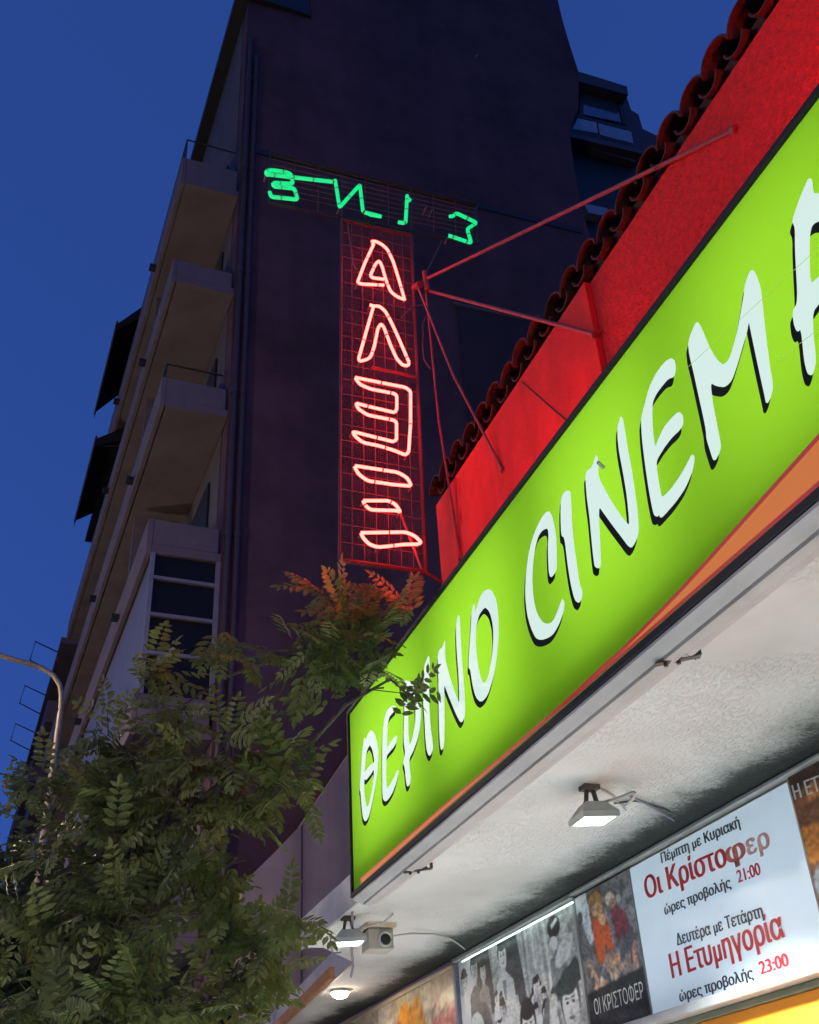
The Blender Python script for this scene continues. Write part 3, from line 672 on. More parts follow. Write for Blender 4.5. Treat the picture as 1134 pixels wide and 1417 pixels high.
# ------------------------------------------------------------------ posters on the display wall
PX = WX+.0
def paint_poster(name, ua, ub, za, zb, img, parent=None, x=PX, th=.012):
    """printed board: y from ua (left in view) to ub, z from zb (bottom) to za (top); img[h,w,3] linear colours"""
    h, w_ = img.shape[:2]; s = MB(); s.box((x+.0008, ub, zb), (x+th, ua, za)); base = s.build('poster_back', M_paper, parent) if False else None
    vs = [(x, ua+(ub-ua)*i/(w_-1), za+(zb-za)*j/(h-1)) for j in range(h) for i in range(w_)]
    fs = [(j*w_+i, j*w_+i+1, (j+1)*w_+i+1, (j+1)*w_+i) for j in range(h-1) for i in range(w_-1)]
    n = len(vs); vs += [(x+th, ua, za), (x+th, ub, za), (x+th, ub, zb), (x+th, ua, zb)]
    c = [0, w_-1, h*w_-1, (h-1)*w_]
    fs += [(n, n+1, n+2, n+3), (c[0], c[1], n+1, n), (c[1], c[2], n+2, n+1), (c[2], c[3], n+3, n+2), (c[3], c[0], n, n+3)]
    me = bpy.data.meshes.new(name); me.from_pydata(vs, [], fs)
    at = me.color_attributes.new('print', 'FLOAT_COLOR', 'POINT')
    col = np.ones((len(vs), 4), np.float32); col[:n, :3] = img.reshape(-1, 3); col[n:, :3] = .3
    at.data.foreach_set('color', col.ravel()); me.materials.append(M_print); me.update()
    o = bpy.data.objects.new(name, me); C.objects.link(o)
    if parent: o.parent = parent; me.transform(Matrix.Translation(-parent.location))
    return o
M_print = vcol('printed_poster', .4)
rs = np.random.RandomState(3)
def canvas(w_, h, c): 
    a = np.zeros((h, w_, 3)); a[:] = c; return a
def grids(img):
    h, w_ = img.shape[:2]; v, u = np.mgrid[0:h, 0:w_]; return u/(w_-1), v/(h-1)
def blur1(a, k=2):
    for _ in range(k):
        a = (a+np.roll(a, 1, 0)+np.roll(a, -1, 0)+np.roll(a, 1, 1)+np.roll(a, -1, 1))/5
    return a
def noise(h, w_, sx, sy, seed):
    r = np.random.RandomState(seed).rand(sy+2, sx+2); yy = np.linspace(0, sy, h); xx = np.linspace(0, sx, w_)
    i = yy.astype(int); j = xx.astype(int); fy = (yy-i)[:, None]; fx = (xx-j)[None, :]; fy = fy*fy*(3-2*fy); fx = fx*fx*(3-2*fx)
    return r[i][:, j]*(1-fy)*(1-fx)+r[i+1][:, j]*fy*(1-fx)+r[i][:, j+1]*(1-fy)*fx+r[i+1][:, j+1]*fy*fx
def ell(img, cu, cv, ru, rv, c, rot=0, soft=.12, al=1.0):
    u, v = grids(img); du, dv = u-cu, v-cv; ca, sa = math.cos(rot), math.sin(rot)
    d = np.sqrt(((du*ca+dv*sa)/ru)**2+((-du*sa+dv*ca)/rv)**2)
    m = (np.clip((1-d)/soft+.5, 0, 1)*al)[..., None]; img[:] = img*(1-m)+np.array(c)*m
def polyf(img, pts, c, al=1.0):
    u, v = grids(img); ins = np.zeros(u.shape, bool); n = len(pts)
    for i in range(n):
        (x0, y0), (x1, y1) = pts[i], pts[(i+1) % n]
        if y0 == y1: continue
        k = ((y0 > v) != (y1 > v)) & (u < (x1-x0)*(v-y0)/(y1-y0)+x0); ins ^= k
    m = blur1(ins.astype(float), 1)[..., None]*al; img[:] = img*(1-m)+np.array(c)*m
def face(img, cu, cv, s, tone, asp=1.0, hair=(.03, .03, .03), hat=False, tilt=0):
    tone = np.array(tone, float); sk = lambda k: tuple(np.clip(tone*k, 0, 1))
    ell(img, cu, cv-.25*s, .80*s*asp, 1.0*s, hair, tilt); ell(img, cu, cv+.05*s, .62*s*asp, .86*s, tone, tilt)
    ell(img, cu+.25*s*asp, cv+.15*s, .38*s*asp, .72*s, sk(.62), tilt, .6, .7)
    ell(img, cu, cv-.62*s, .62*s*asp, .32*s, hair, tilt)
    for k in (-1, 1):
        ell(img, cu+k*.24*s*asp, cv-.05*s, .13*s*asp, .065*s, sk(.12)); ell(img, cu+k*.24*s*asp, cv-.20*s, .17*s*asp, .045*s, sk(.2))
    ell(img, cu+.03*s*asp, cv+.20*s, .07*s*asp, .16*s, sk(.7)); ell(img, cu, cv+.47*s, .22*s*asp, .065*s, sk(.28))
    ell(img, cu, cv+1.02*s, .30*s*asp, .34*s, sk(.8))
    if hat:
        ell(img, cu, cv-.55*s, 1.0*s*asp, .16*s, (.02, .02, .02)); ell(img, cu, cv-.85*s, .66*s*asp, .42*s, (.02, .02, .022))
def body(img, cu, cv, s, c, asp=1.0):
    polyf(img, [(cu-.35*s*asp, cv), (cu+.35*s*asp, cv), (cu+1.1*s*asp, cv+.5*s), (cu+1.3*s*asp, cv+2.6*s), (cu-1.3*s*asp, cv+2.6*s), (cu-1.1*s*asp, cv+.5*s)], c)

ZTOP, ZBOT = 1.6+1.565, 2.396
# black and white collage
h, w_ = 200, 300; im = canvas(w_, h, (.30, .30, .29))
n = noise(h, w_, 60, 5, 1)*.35+noise(h, w_, 22, 24, 2)*.4+noise(h, w_, 80, 60, 5)*.25; im *= (n[..., None]*1.5+.2)
A_ = 1.94/ .77; ap = .40
polyf(im, [(0, 0), (.16, 0), (.14, 1), (0, 1)], (.62, .70, .68)); polyf(im, [(.16, 0), (.30, 0), (.33, .55), (.18, .6)], (.05, .05, .05))
polyf(im, [(.38, 0), (.55, 0), (.60, .62), (.45, .55)], (.06, .065, .07))
face(im, .05, .20, .10, (.5, .52, .5), ap, hat=True); body(im, .05, .32, .12, (.62, .68, .66), ap)
face(im, .155, .13, .12, (.42, .42, .41), ap); body(im, .155, .27, .13, (.10, .10, .10), ap)
face(im, .235, .18, .10, (.5, .5, .48), ap, hair=(.02, .02, .02)); body(im, .235, .30, .10, (.22, .2, .2), ap)
ell(im, .20, .72, .09, .3, (.10, .09, .09)); ell(im, .14, .66, .07, .16, (.5, .55, .53)); ell(im, .27, .86, .1, .2, (.45, .5, .48)); 
face(im, .42, .14, .13, (.58, .57, .54), ap, hair=(.05, .05, .05)); body(im, .42, .28, .17, (.50, .50, .48), ap); polyf(im, [(.40, .34), (.435, .34), (.42, .62)], (.2, .2, .2))
polyf(im, [(.38, .5), (.52, .5), (.56, 1), (.40, 1)], (.42, .42, .41))
for k in range(26):
    x = .57+.2*rs.rand(); polyf(im, [(x, 0), (x+.012, 0), (x+.02+.02*rs.rand(), .6), (x+.004, .6)], [.12+.5*rs.rand()]*3, .55)
ell(im, .845, .12, .048, .085, (.02, .02, .02)); polyf(im, [(.825, .10), (.87, .06), (.875, .085), (.83, .13)], (.6, .6, .6)); ell(im, .83, .24, .03, .05, (.5, .5, .49))
body(im, .85, .30, .13, (.14, .15, .15), ap); ell(im, .90, .33, .05, .12, (.45, .45, .44), .5)
for k in range(16):
    fu, fv, fs_ = .30+.5*rs.rand(), .42+.55*rs.rand(), .045+.05*rs.rand()
    body(im, fu, fv+fs_, fs_, [.05+.5*rs.rand()]*3, ap); face(im, fu, fv, fs_, [.35+.3*rs.rand()]*3, ap, hair=(.03, .03, .03), hat=rs.rand() < .3, tilt=.3*rs.randn())
face(im, .58, .78, .19, (.62, .61, .58), ap*1.05, hair=(.02, .02, .02)); ell(im, .53, .95, .03, .14, (.02, .02, .02)); ell(im, .64, .95, .03, .14, (.02, .02, .02))
face(im, .90, .72, .21, (.55, .55, .53), ap*1.05, hair=(.06, .06, .06)); polyf(im, [(.78, .58), (.97, .40), (1, .50), (.99, .58), (.80, .68)], (.05, .06, .06))
ell(im, .73, .82, .05, .22, (.42, .42, .40), .3); ell(im, .69, .9, .03, .3, (.14, .14, .14), .2); ell(im, .78, .9, .03, .2, (.5, .5, .5))
im = blur1(im, 1); im *= (noise(h, w_, 70, 60, 9)[..., None]*.5+.75)*(noise(h, w_, 25, 18, 19)[..., None]*.4+.85); im = np.clip((im-.03)*1.75, .008, .82)
bw = paint_poster('film_poster', 7.99, 6.09, ZTOP, ZBOT-.0, im); tag(bw, 'black and white collage poster of actors under a bright strip lamp', 'poster', 'film posters under the canopy')
# film poster: one figure in orange, one in dark red, black foot
h, w_ = 150, 90; im = canvas(w_, h, (.20, .20, .215))
n = noise(h, w_, 14, 20, 11); im *= (n[..., None]*1.1+.4)
polyf(im, [(.22, .03), (.48, .0), (.52, .42), (.24, .62)], (.16, .09, .05)); ell(im, .36, .10, .12, .07, (.42, .22, .07)); 
polyf(im, [(0, .0), (.22, .0), (.24, .36), (.05, .40), (0, .4)], (.62, .70, .78))
ell(im, .38, .16, .10, .05, (.62, .36, .20)); polyf(im, [(.27, .22), (.45, .19), (.53, .25), (.58, .46), (.52, .50), (.44, .40), (.38, .56), (.30, .50), (.25, .34)], (.72, .10, .02)); ell(im, .44, .24, .06, .04, (.75, .45, .25), .4)
ell(im, .62, .13, .08, .045, (.72, .60, .45)); ell(im, .66, .17, .06, .04, (.45, .25, .18)); polyf(im, [(.60, .21), (.72, .19), (.84, .26), (.90, .40), (.84, .44), (.74, .42), (.66, .46), (.62, .34)], (.20, .035, .06)); ell(im, .77, .16, .035, .03, (.6, .55, .5)); polyf(im, [(.74, .42), (.92, .38), (.96, .60), (.80, .62)], (.09, .09, .11))
polyf(im, [(0, .18), (.07, .20), (.16, .36), (.30, .60), (.0, .7)], (.16, .15, .15)); ell(im, .05, .16, .05, .05, (.1, .09, .09))
for k in range(30):
    c = [(.55, .30, .18), (.10, .10, .11), (.38, .22, .14), (.6, .45, .3)][k % 4]; ell(im, .08+.84*rs.rand(), .52+.19*rs.rand(), .03+.05*rs.rand(), .015+.03*rs.rand(), c, rs.rand()*3)
polyf(im, [(0, .70), (1, .66), (1, 1), (0, 1)], (.028, .030, .026)); ell(im, .6, .92, .5, .03, (.06, .065, .05), .1, 1)
im = blur1(im, 1); im *= (noise(h, w_, 40, 60, 29)[..., None]*.9+.5)*(noise(h, w_, 12, 18, 39)[..., None]*.6+.7); im = np.clip(im*1.25, .008, .85)
p1 = paint_poster('film_poster', 6.06, 5.40, ZTOP, ZBOT, im); tag(p1, 'colour film poster with figures in orange and dark red above a black title', 'poster', 'film posters under the canopy')
# court film poster at the right
h, w_ = 150, 90; im = canvas(w_, h, (.20, .07, .03))
n = noise(h, w_, 9, 12, 15); im *= (n[..., None]*1.2+.4)
polyf(im, [(0, .0), (1, 0), (1, .10), (0, .10)], (.06, .03, .02)); polyf(im, [(0, .30), (.16, .30), (.2, .40), (.1, .5), (0, .5)], (.60, .20, .03)); polyf(im, [(.12, .18), (.2, .08), (.28, .18)], (.66, .25, .06))
face(im, .46, .33, .12, (.60, .40, .36), 1.1, hair=(.28, .28, .28)); body(im, .46, .46, .15, (.14, .15, .17), 1.6); polyf(im, [(.40, .47), (.52, .47), (.48, .66)], (.55, .57, .6))
ell(im, .10, .62, .10, .10, (.35, .37, .40)); ell(im, .16, .78, .14, .08, (.45, .44, .46)); polyf(im, [(0, .85), (1, .80), (1, 1), (0, 1)], (.42, .32, .25)); face(im, .75, .74, .10, (.55, .38, .32), 1.1); body(im, .75, .84, .1, (.1, .1, .12), 1.5)
im = blur1(im, 2); im *= (noise(h, w_, 40, 60, 49)[..., None]*.8+.55)*(noise(h, w_, 9, 14, 59)[..., None]*.6+.7); im = np.clip(im*1.25, .008, .85)
p2 = paint_poster('film_poster', 3.915, 3.20, ZTOP+.015, ZBOT, im); tag(p2, 'reddish brown film poster with grey haired man right of the showtimes board', 'poster', 'film posters under the canopy')
# orange/cream food-coloured poster at the far end
h, w_ = 110, 190; im = canvas(w_, h, (.50, .42, .30))
im *= (noise(h, w_, 12, 5, 21)[..., None]*.5+.7)
for k in range(40): ell(im, .02+.22*rs.rand(), .2+.75*rs.rand(), .012, .05+.08*rs.rand(), [(.5, .30, .26), (.55, .42, .34), (.35, .18, .14)][k % 3], rs.rand())
polyf(im, [(.28, 0), (.42, 0), (.42, 1), (.28, 1)], (.60, .50, .42)); polyf(im, [(.74, 0), (.80, 0), (.80, 1), (.74, 1)], (.55, .46, .30))
ell(im, .55, .40, .085, .34, (.70, .28, .03)); ell(im, .67, .40, .075, .33, (.72, .31, .035)); ell(im, .61, .72, .10, .24, (.50, .17, .02))
for k in range(16): ell(im, .47+.25*rs.rand(), .14+.5*rs.rand(), .006, .06, (.34, .10, .02), .15*rs.randn())
for cu in (.56, .66): ell(im, cu, .36, .010, .045, (.05, .02, .01))
polyf(im, [(.80, .0), (1, .0), (1, 1), (.80, 1)], (.34, .22, .14)); polyf(im, [(.81, .20), (1, .12), (1, .26), (.82, .34)], (.72, .50, .32)); polyf(im, [(.80, .36), (1, .29), (1, 1), (.8, 1)], (.52, .16, .11))
for k in range(22): ell(im, .81+.18*rs.rand(), .1+.85*rs.rand(), .01, .04+.06*rs.rand(), [(.6, .2, .14), (.3, .14, .1), (.55, .4, .3)][k % 3], rs.rand())
im = blur1(im, 2); im *= (noise(h, w_, 60, 30, 69)[..., None]*.6+.65); im = np.clip(im*1.35, .01, .85)
p3 = paint_poster('film_poster', 10.6, 8.10, ZTOP-.02, 2.3, im, x=WX-.002); tag(p3, 'orange and cream printed banner at the far end of the display wall', 'poster', 'film posters under the canopy')
# showtimes board
board = empty('showtimes_board', (PX, 4.65, 2.4), 'white showtimes board with red and black Greek lettering under the canopy', 'board')
s = MB(); YA, YB = 5.385, 3.93
nx, ny = 24, 12; vs = []; fs = []
for j in range(ny+1):
    for i in range(nx+1):
        f = i/nx; g_ = j/ny; vs.append((PX+.0025+.0015*math.sin(f*9+g_*2)*math.sin(g_*5+1), YA+(YB-YA)*f, ZBOT+(ZTOP-ZBOT)*g_))
fs = [(j*(nx+1)+i, j*(nx+1)+i+1, (j+1)*(nx+1)+i+1, (j+1)*(nx+1)+i) for j in range(ny) for i in range(nx)]
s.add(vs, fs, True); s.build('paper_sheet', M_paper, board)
def glyphs(txt):
    cu = bpy.data.curves.new('tmp', 'FONT'); cu.body = txt; cu.size = 1; cu.resolution_u = 4
    to = bpy.data.objects.new('tmp', cu); C.objects.link(to); bpy.context.view_layer.update()
    dg = bpy.context.evaluated_depsgraph_get(); c2 = to.to_curve(dg)
    loops = []
    for sp in c2.splines:
        P = []; n = len(sp.bezier_points)
        for i in range(n):
            p, q = sp.bezier_points[i], sp.bezier_points[(i+1) % n]
            a, b, c, d = [np.array(v)[:2] for v in (p.co, p.handle_right, q.handle_left, q.co)]
            straight = abs(np.cross(b-a, d-a))+abs(np.cross(c-a, d-a)) < 1e-6
            for k in range(1 if straight else 4):
                t = k/4; P.append((1-t)**3*a+3*(1-t)**2*t*b+3*(1-t)*t*t*c+t**3*d)
        P = np.array(P); keep = [i for i in range(len(P)) if np.linalg.norm(P[i]-P[i-1]) > 1e-6]; P = P[keep]
        if len(P) < 3: continue
        A = .5*np.sum(P[:, 0]*np.roll(P[:, 1], -1)-np.roll(P[:, 0], -1)*P[:, 1]); loops.append((P, A))
    to.to_curve_clear(); bpy.data.objects.remove(to)
    big = max(loops, key=lambda l: abs(l[1]))[1]
    def inside(pt, P):
        x, y = pt; r_ = False; n = len(P)
        for i in range(n):
            x0, y0 = P[i]; x1, y1 = P[(i+1) % n]
            if (y0 > y) != (y1 > y) and x < (x1-x0)*(y-y0)/(y1-y0)+x0: r_ = not r_
        return r_
    hol = [any(l[1]*m_[1] < 0 and abs(m_[1]) > abs(l[1]) and inside(l[0][0], m_[0]) for m_ in loops) for l in loops]
    outs = [l for l, h in zip(loops, hol) if not h]; holes = [l for l, h in zip(loops, hol) if h]
    own = [[] for _ in outs]
    for h in holes:
        c = [(abs(o[1]), i) for i, o in enumerate(outs) if all(inside(q, o[0]) for q in h[0][::2])]
        if c: own[min(c)[1]].append(h[0])
    V, Fc, L = [], [], []
    for i, o in enumerate(outs):
        ls = [o[0]]+own[i]; n = len(V)
        tri = tessellate_polygon([[Vector((p[0], p[1], 0)) for p in l] for l in ls])
        for l in ls:
            for p in l: V.append((p[0], p[1], 0)); L.append(i % 3)
        Fc += [[n+k for k in t] for t in tri]
    return np.array(V), Fc, np.array(L, float)
def put_text(txt, pl, pr_, pt, m, name, parent, X=None, bold=.026, dx=0):
    """text whose baseline runs from pixel pl to pr_ and whose first capital reaches pixel pt, on plane X"""
    X = PX-.0006 if X is None else X
    a = onX(*pl, X); b = onX(*pr_, X); c = onX(*pt, X)
    V, fs0, lay = glyphs(txt)
    w_ = V[:, 0].max()-V[:, 0].min(); x0 = V[:, 0].min()
    sx = abs(a[1]-b[1])/w_; capz = abs(c[2]-a[2])/.73
    slope = (b[2]-a[2])/abs(a[1]-b[1])
    Q = np.zeros_like(V)
    Q[:, 0] = X+lay*.00008
    ds = (V[:, 0]-x0)*sx; Q[:, 1] = a[1]-ds; Q[:, 2] = a[2]+V[:, 1]*capz+slope*ds
    pl_ = np.array(parent.location); Q -= pl_
    n0 = len(Q); VV = []; FF = []
    for k in range(5):                                  # heavy strokes: the outline laid five times, a hair apart
        sh = (k-2)*bold*sx; q = Q.copy(); q[:, 1] += sh; q[:, 0] += k*.0003; VV.append(q); FF += [[i+n0*k for i in f] for f in fs0]
        if not bold: break
    me = bpy.data.meshes.new(name); me.from_pydata([tuple(v) for v in np.concatenate(VV)], [], FF)
    me.materials.append(m); me.update()
    o = bpy.data.objects.new(name, me); C.objects.link(o); o.parent = parent; return o
T = lambda x, y: (834+x/3.543, 1017+y/3.543)
put_text('Πέμπτη με Κυριακή', T(292, 630), T(676, 452), T(285, 580), M_textblk, 'showtimes_line', board)
put_text('Οι Κρίστο', T(218, 806), T(612, 640), T(203, 698), M_textred, 'showtimes_line', board, bold=.022)
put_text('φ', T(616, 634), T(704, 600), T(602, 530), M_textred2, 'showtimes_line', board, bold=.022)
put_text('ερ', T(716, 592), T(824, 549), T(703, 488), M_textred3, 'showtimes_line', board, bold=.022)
put_text('ώρες προβολής', T(308, 884), T(632, 748), T(298, 836), M_textblk, 'showtimes_line', board)
put_text('21:00', T(668, 726), T(778, 684), T(655, 664), M_textred, 'showtimes_line', board, bold=.022)
put_text('Δευτέρα με Τετάρτη', T(368, 1034), T(790, 893), T(358, 976), M_textblk, 'showtimes_line', board)
put_text('Η Ετυμηγορία', T(345, 1195), T(893, 992), T(318, 1078), M_textred, 'showtimes_line', board, bold=.022)
put_text('ώρες προβολής', T(382, 1310), T(742, 1194), T(372, 1258), M_textblk, 'showtimes_line', board)
put_text('23:00', T(778, 1176), T(915, 1132), T(765, 1110), M_textred, 'showtimes_line', board, bold=.022)
Z5 = lambda x, y: (790+x/5.977, 1180+y/5.977)
tt = empty('title', (0, 0, 0)); C.objects.unlink(tt); bpy.data.objects.remove(tt)
put_text('ΟΙ ΚΡΙΣΤΟΦΕΡ', Z5(205, 1345), Z5(612, 1200), Z5(190, 1215), M_textwht, 'title_lettering', p1, X=PX-.003, bold=.0)
put_text('Η ΕΤΥΜΗΓΟΡΙΑ', T(945, 318), T(1420, 145), T(925, 250), M_textwht, 'title_lettering', p2, X=PX-.003, bold=.02)
# rails and frames of the display
def rail(name, a, b, lab, m=M_silver, bw=.004):
    s = MB(); s.box(a, b); o = bevel(s.build(name, m), bw); tag(o, lab, 'rail'); return o
rail('display_rail', (WX-.03, 3.0, ZTOP+.018), (WX+.028, 6.07, SZ-.004), 'grey metal rail above the white showtimes board')
rail('display_rail', (WX-.03, 6.075, ZTOP+.004), (WX+.028, 8.04, SZ-.006), 'grey metal rail above the black and white collage')
rail('display_rail', (WX-.02, 8.045, ZTOP-.015), (WX+.028, 10.7, SZ-.03), 'cream timber rail above the orange and cream banner', M_cream)
rail('display_post', (WX-.03, 7.995, 2.40), (WX+.028, 8.04, ZTOP+.0), 'pale upright frame between the collage and the cream banner', M_white)
rail('display_post', (WX-.016, 6.062, 2.40), (WX+.028, 6.088, ZTOP+.0), 'grey upright frame between the collage and the colour film poster')
s = MB(); s.tube([onX(640, 1331, WX-.045), onX(793, 1249, WX-.045)], .006, 10); o = s.build('strip_lamp', M_strip); tag(o, 'thin lit strip lamp along the top of the black and white collage', 'lamp')

# ------------------------------------------------------------------ lamps and small things under the canopy
def floodlight(quad_px, zf, lab, back, power=950):
    q = [onZ(px, py, zf) for px, py in quad_px]; c = sum(q)/4
    fl = empty('floodlight', (c[0], c[1], SZ), lab, 'floodlight', 'lit floodlights under the canopy')
    qi = [c+(p-c)*.93 for p in q]
    s = MB(); s.add([p-np.array([0, 0, .002]) for p in qi]+[p+np.array([0, 0, .004]) for p in qi], [(0, 1, 2, 3), (7, 6, 5, 4), (0, 4, 5, 1), (1, 5, 6, 2), (2, 6, 7, 3), (3, 7, 4, 0)]); s.build('lamp_glass', M_floodon, fl)
    sd_ = bpy.data.lights.new('flood_beam', 'SPOT'); sd_.energy = power*K; sd_.color = (.88, .98, 1.0); sd_.spot_size = math.radians(125); sd_.spot_blend = .7; sd_.shadow_soft_size = .08
    so_ = bpy.data.objects.new('flood_beam', sd_); C.objects.link(so_); so_.parent = fl; so_.location = Vector(c-np.array([0, 0, .03]))-fl.location
    s = MB(); n = 4
    qo = [c+(p-c)*1.08 for p in q]; qt = [c+(p-c)*.55+np.array([0, 0, .075]) for p in q]; up = np.array([0, 0, .02])
    s.add([p+np.array([0, 0, .006]) for p in qo]+[p+up for p in qo]+qt, [(0, 1, 2, 3)]+[(i, (i+1) % 4, 4+(i+1) % 4, 4+i) for i in range(4)]+[(4+i, 4+(i+1) % 4, 8+(i+1) % 4, 8+i) for i in range(4)]+[(8, 9, 10, 11)])
    rim = [c+(p-c)*.94 for p in q]
    for i in range(4):
        a, b = qo[i], qo[(i+1) % 4]; ra, rb = rim[i], rim[(i+1) % 4]
        lo = np.array([0, 0, -.006]); s.add([a+lo, b+lo, rb+lo, ra+lo, a-lo, b-lo, rb-lo, ra-lo], [(0, 1, 2, 3), (7, 6, 5, 4), (0, 4, 5, 1), (2, 6, 7, 3)])
    s.build('housing', M_flood, fl)
    s = MB(); m0, m1 = (q[0]+q[1])/2, (q[2]+q[3])/2
    for m_ in (m0, m1): 
        m_ = c+(m_-c)*.5; s.tube([m_+np.array([0, 0, .06]), m_*.6+c*.4+np.array([0, 0, (SZ-zf)*.55]), c+(m_-c)*.3+np.array([0, 0, SZ-zf-.002])], .011, 6)
    s.box((c[0]-.04, c[1]-.03, SZ-.022), (c[0]+.04, c[1]+.03, SZ-.001)); s.build('bracket', M_rust, fl)
    s = MB(); e = c+np.array([.10, -.10, .08]); P = [c+np.array([.04, -.02, .075]), e, e+np.array([.08, .0, .03]), e+np.array([.10, .06, .02]), c+back+np.array([0, 0, SZ-zf-.012])]
    s.tube(smooth_path(P), .007, 6); s.build('cable', M_cable, fl)
    return fl
floodlight([(790, 1143), (808.6, 1128.5), (856, 1127.5), (835.6, 1141.7)], SZ-.16, 'square lit floodlight hanging from the soffit in front of the showtimes board', np.array([.3, .2, 0]))
floodlight([(461.7, 1310.5), (465, 1302.7), (505.7, 1300.5), (498, 1308.5)], SZ-.16, 'lit floodlight near the far corner of the canopy beside the boxed speaker', np.array([.25, -.15, 0]), 1900)
for yy in (1.7, -.9):  # unseen floodlights added to the row to brighten the soffit
    floodlight2 = [(0, 0)]
    c0 = np.array([2.47, yy, SZ-.16])
    def _px(P):
        q = np.array(P)-EYE; a, b, d = q@_r, q@_u, q@_f; return (567+F*a/d, 708.5-F*b/d)
    qq = [_px(c0+np.array(v)) for v in ((-.075, .08, 0), (-.075, -.08, 0), (.075, -.08, 0), (.075, .08, 0))]
    floodlight(qq, SZ-.16, 'added unseen floodlight of the same row %s' % ('over the near end of the canopy' if yy > 0 else 'behind the viewer'), np.array([.3, .2, 0]))
c = onZ(471, 1379, SZ-.05)
bl = empty('bulkhead_lamp', (c[0], c[1], SZ), 'round lit bulkhead lamp at the far low end of the canopy', 'lamp')
s = MB()
for i in range(6):
    pass
ring = []
n1, n2 = 16, 7; vs, fs = [], []
for j in range(n2+1):
    a = math.pi/2*j/n2
    for i in range(n1): vs.append((c[0]+.075*math.cos(a)*math.cos(2*math.pi*i/n1), c[1]+.075*math.cos(a)*math.sin(2*math.pi*i/n1), SZ-.02-.05*math.sin(a)))
fs = [(j*n1+i, j*n1+(i+1) % n1, (j+1)*n1+(i+1) % n1, (j+1)*n1+i) for j in range(n2) for i in range(n1)]
s.add(vs, fs, True); s.build('globe', M_bulb, bl)
s = MB(); s.cyl((c[0], c[1], SZ-.022), (c[0], c[1], SZ-.001), .085, 20); s.build('base', M_flood, bl)
# boxed speaker / sensor
q = onZ(524, 1302, SZ-.10)
sp = empty('wall_speaker', (q[0], q[1], SZ), 'small grey box speaker with round cone fixed to the soffit', 'speaker')
R_ = Matrix.Rotation(math.radians(-18), 4, 'Z')
s = MB(); s.box((q[0]-.085, q[1]-.06, SZ-.165), (q[0]+.085, q[1]+.10, SZ-.035)); bevel(s.build('cabinet', mat('speaker_cabinet', (.40, .38, .33), .6, .2, 8), sp), .008)
s = MB(); s.cyl((q[0]+.025, q[1]-.062, SZ-.105), (q[0]+.025, q[1]-.072, SZ-.105), .046, 20); s.build('cone', M_black, sp)
s = MB(); s.tube([(q[0]+.025+.042*math.cos(a), q[1]-.07, SZ-.105+.042*math.sin(a)) for a in np.linspace(0, 2*math.pi, 20, endpoint=False)], .008, 6, closed=True); s.build('ring', M_silver, sp)
s = MB(); s.box((q[0]-.10, q[1]-.08, SZ-.03), (q[0]+.10, q[1]+.12, SZ-.001)); s.build('mounting_plate', M_cream, sp)
# hanging cables
def cable(pts, r, lab, m=M_cable):
    s = MB(); s.tube(smooth_path(pts), r, 6); o = s.build('cable', m); tag(o, lab, 'cable'); return o
cable([onZ(541, 1296, SZ-.03), onZ(570, 1292, SZ-.03), onZ(600, 1293, SZ-.02), onZ(622, 1298, SZ-.02), onZ(634, 1306, SZ-.01), onX(645, 1314, WX-.03)], .007, 'dark cable from the boxed speaker across the soffit to the collage')
cable([onZ(868, 1099, SZ-.008), onZ(905, 1118, SZ-.03), onX(943, 1141, WX-.032)], .0065, 'thick white cable from the soffit to the rail over the showtimes board', M_white)
cable([onZ(850, 1112, SZ-.01), onZ(880, 1108, SZ-.01), onZ(920, 1120, SZ-.008), onX(952, 1136, WX-.034)], .005, 'thin dark cable beside the thick white one over the showtimes board', M_rust)
cable([onZ(829, 1091, SZ-.006), onZ(848, 1101, SZ-.006), onZ(866, 1121, SZ-.006)], .006, 'short pale cable clipped behind the nearer floodlight')
cable([onZ(488, 1262, SZ-.004), onZ(488, 1290, SZ-.09), onZ(487, 1318, SZ-.06), onZ(489, 1338, SZ-.10), onZ(486, 1352, SZ-.12)], .009, 'white cable dangling beside the far floodlight', M_white)
cable([onZ(459, 1290, SZ-.01), onZ(457, 1308, SZ-.10), onZ(461, 1320, SZ-.14), onZ(472, 1318, SZ-.15)], .006, 'curled pale cable left of the far floodlight', M_white)
# old brackets on the cornice
def old_bracket(p0, p1, lab):
    a = onZ(*p0, SZ-.05); b = onZ(*p1, SZ-.03); d = (b-a); L = np.linalg.norm(d[:2]); d = d/np.linalg.norm(d); n = np.array([-d[1], d[0], 0])
    s = MB(); s.obox(a-n*.014, d*L, n*.028, (0, 0, .006)); s.prism([b-n*.02, b+n*.02, b+n*.02+np.array([0, 0, .035]), b-n*.02+np.array([0, 0, .035])], d*.012)
    s.prism([b-n*.045-d*.05, b+n*.03, b-d*.03+np.array([0, 0, .03]), b-n*.045-d*.05+np.array([0, 0, .03])], (0, 0, .004))
    for f in (.25, .55): 
        c_ = a+d*L*f; s.cyl(c_-np.array([0, 0, .012]), c_, .008, 8)
    o = s.build('steel_bracket', mat('tarnished_steel', (.07, .065, .055), .5, .7, 30)); tag(o, lab, 'bracket', 'old steel brackets on the cornice')
old_bracket((907, 921), (966, 909), 'dark steel bracket on the cornice below the larger lettering')
old_bracket((559, 1209), (596, 1203), 'smaller steel bracket on the cornice near the far end of the sign')

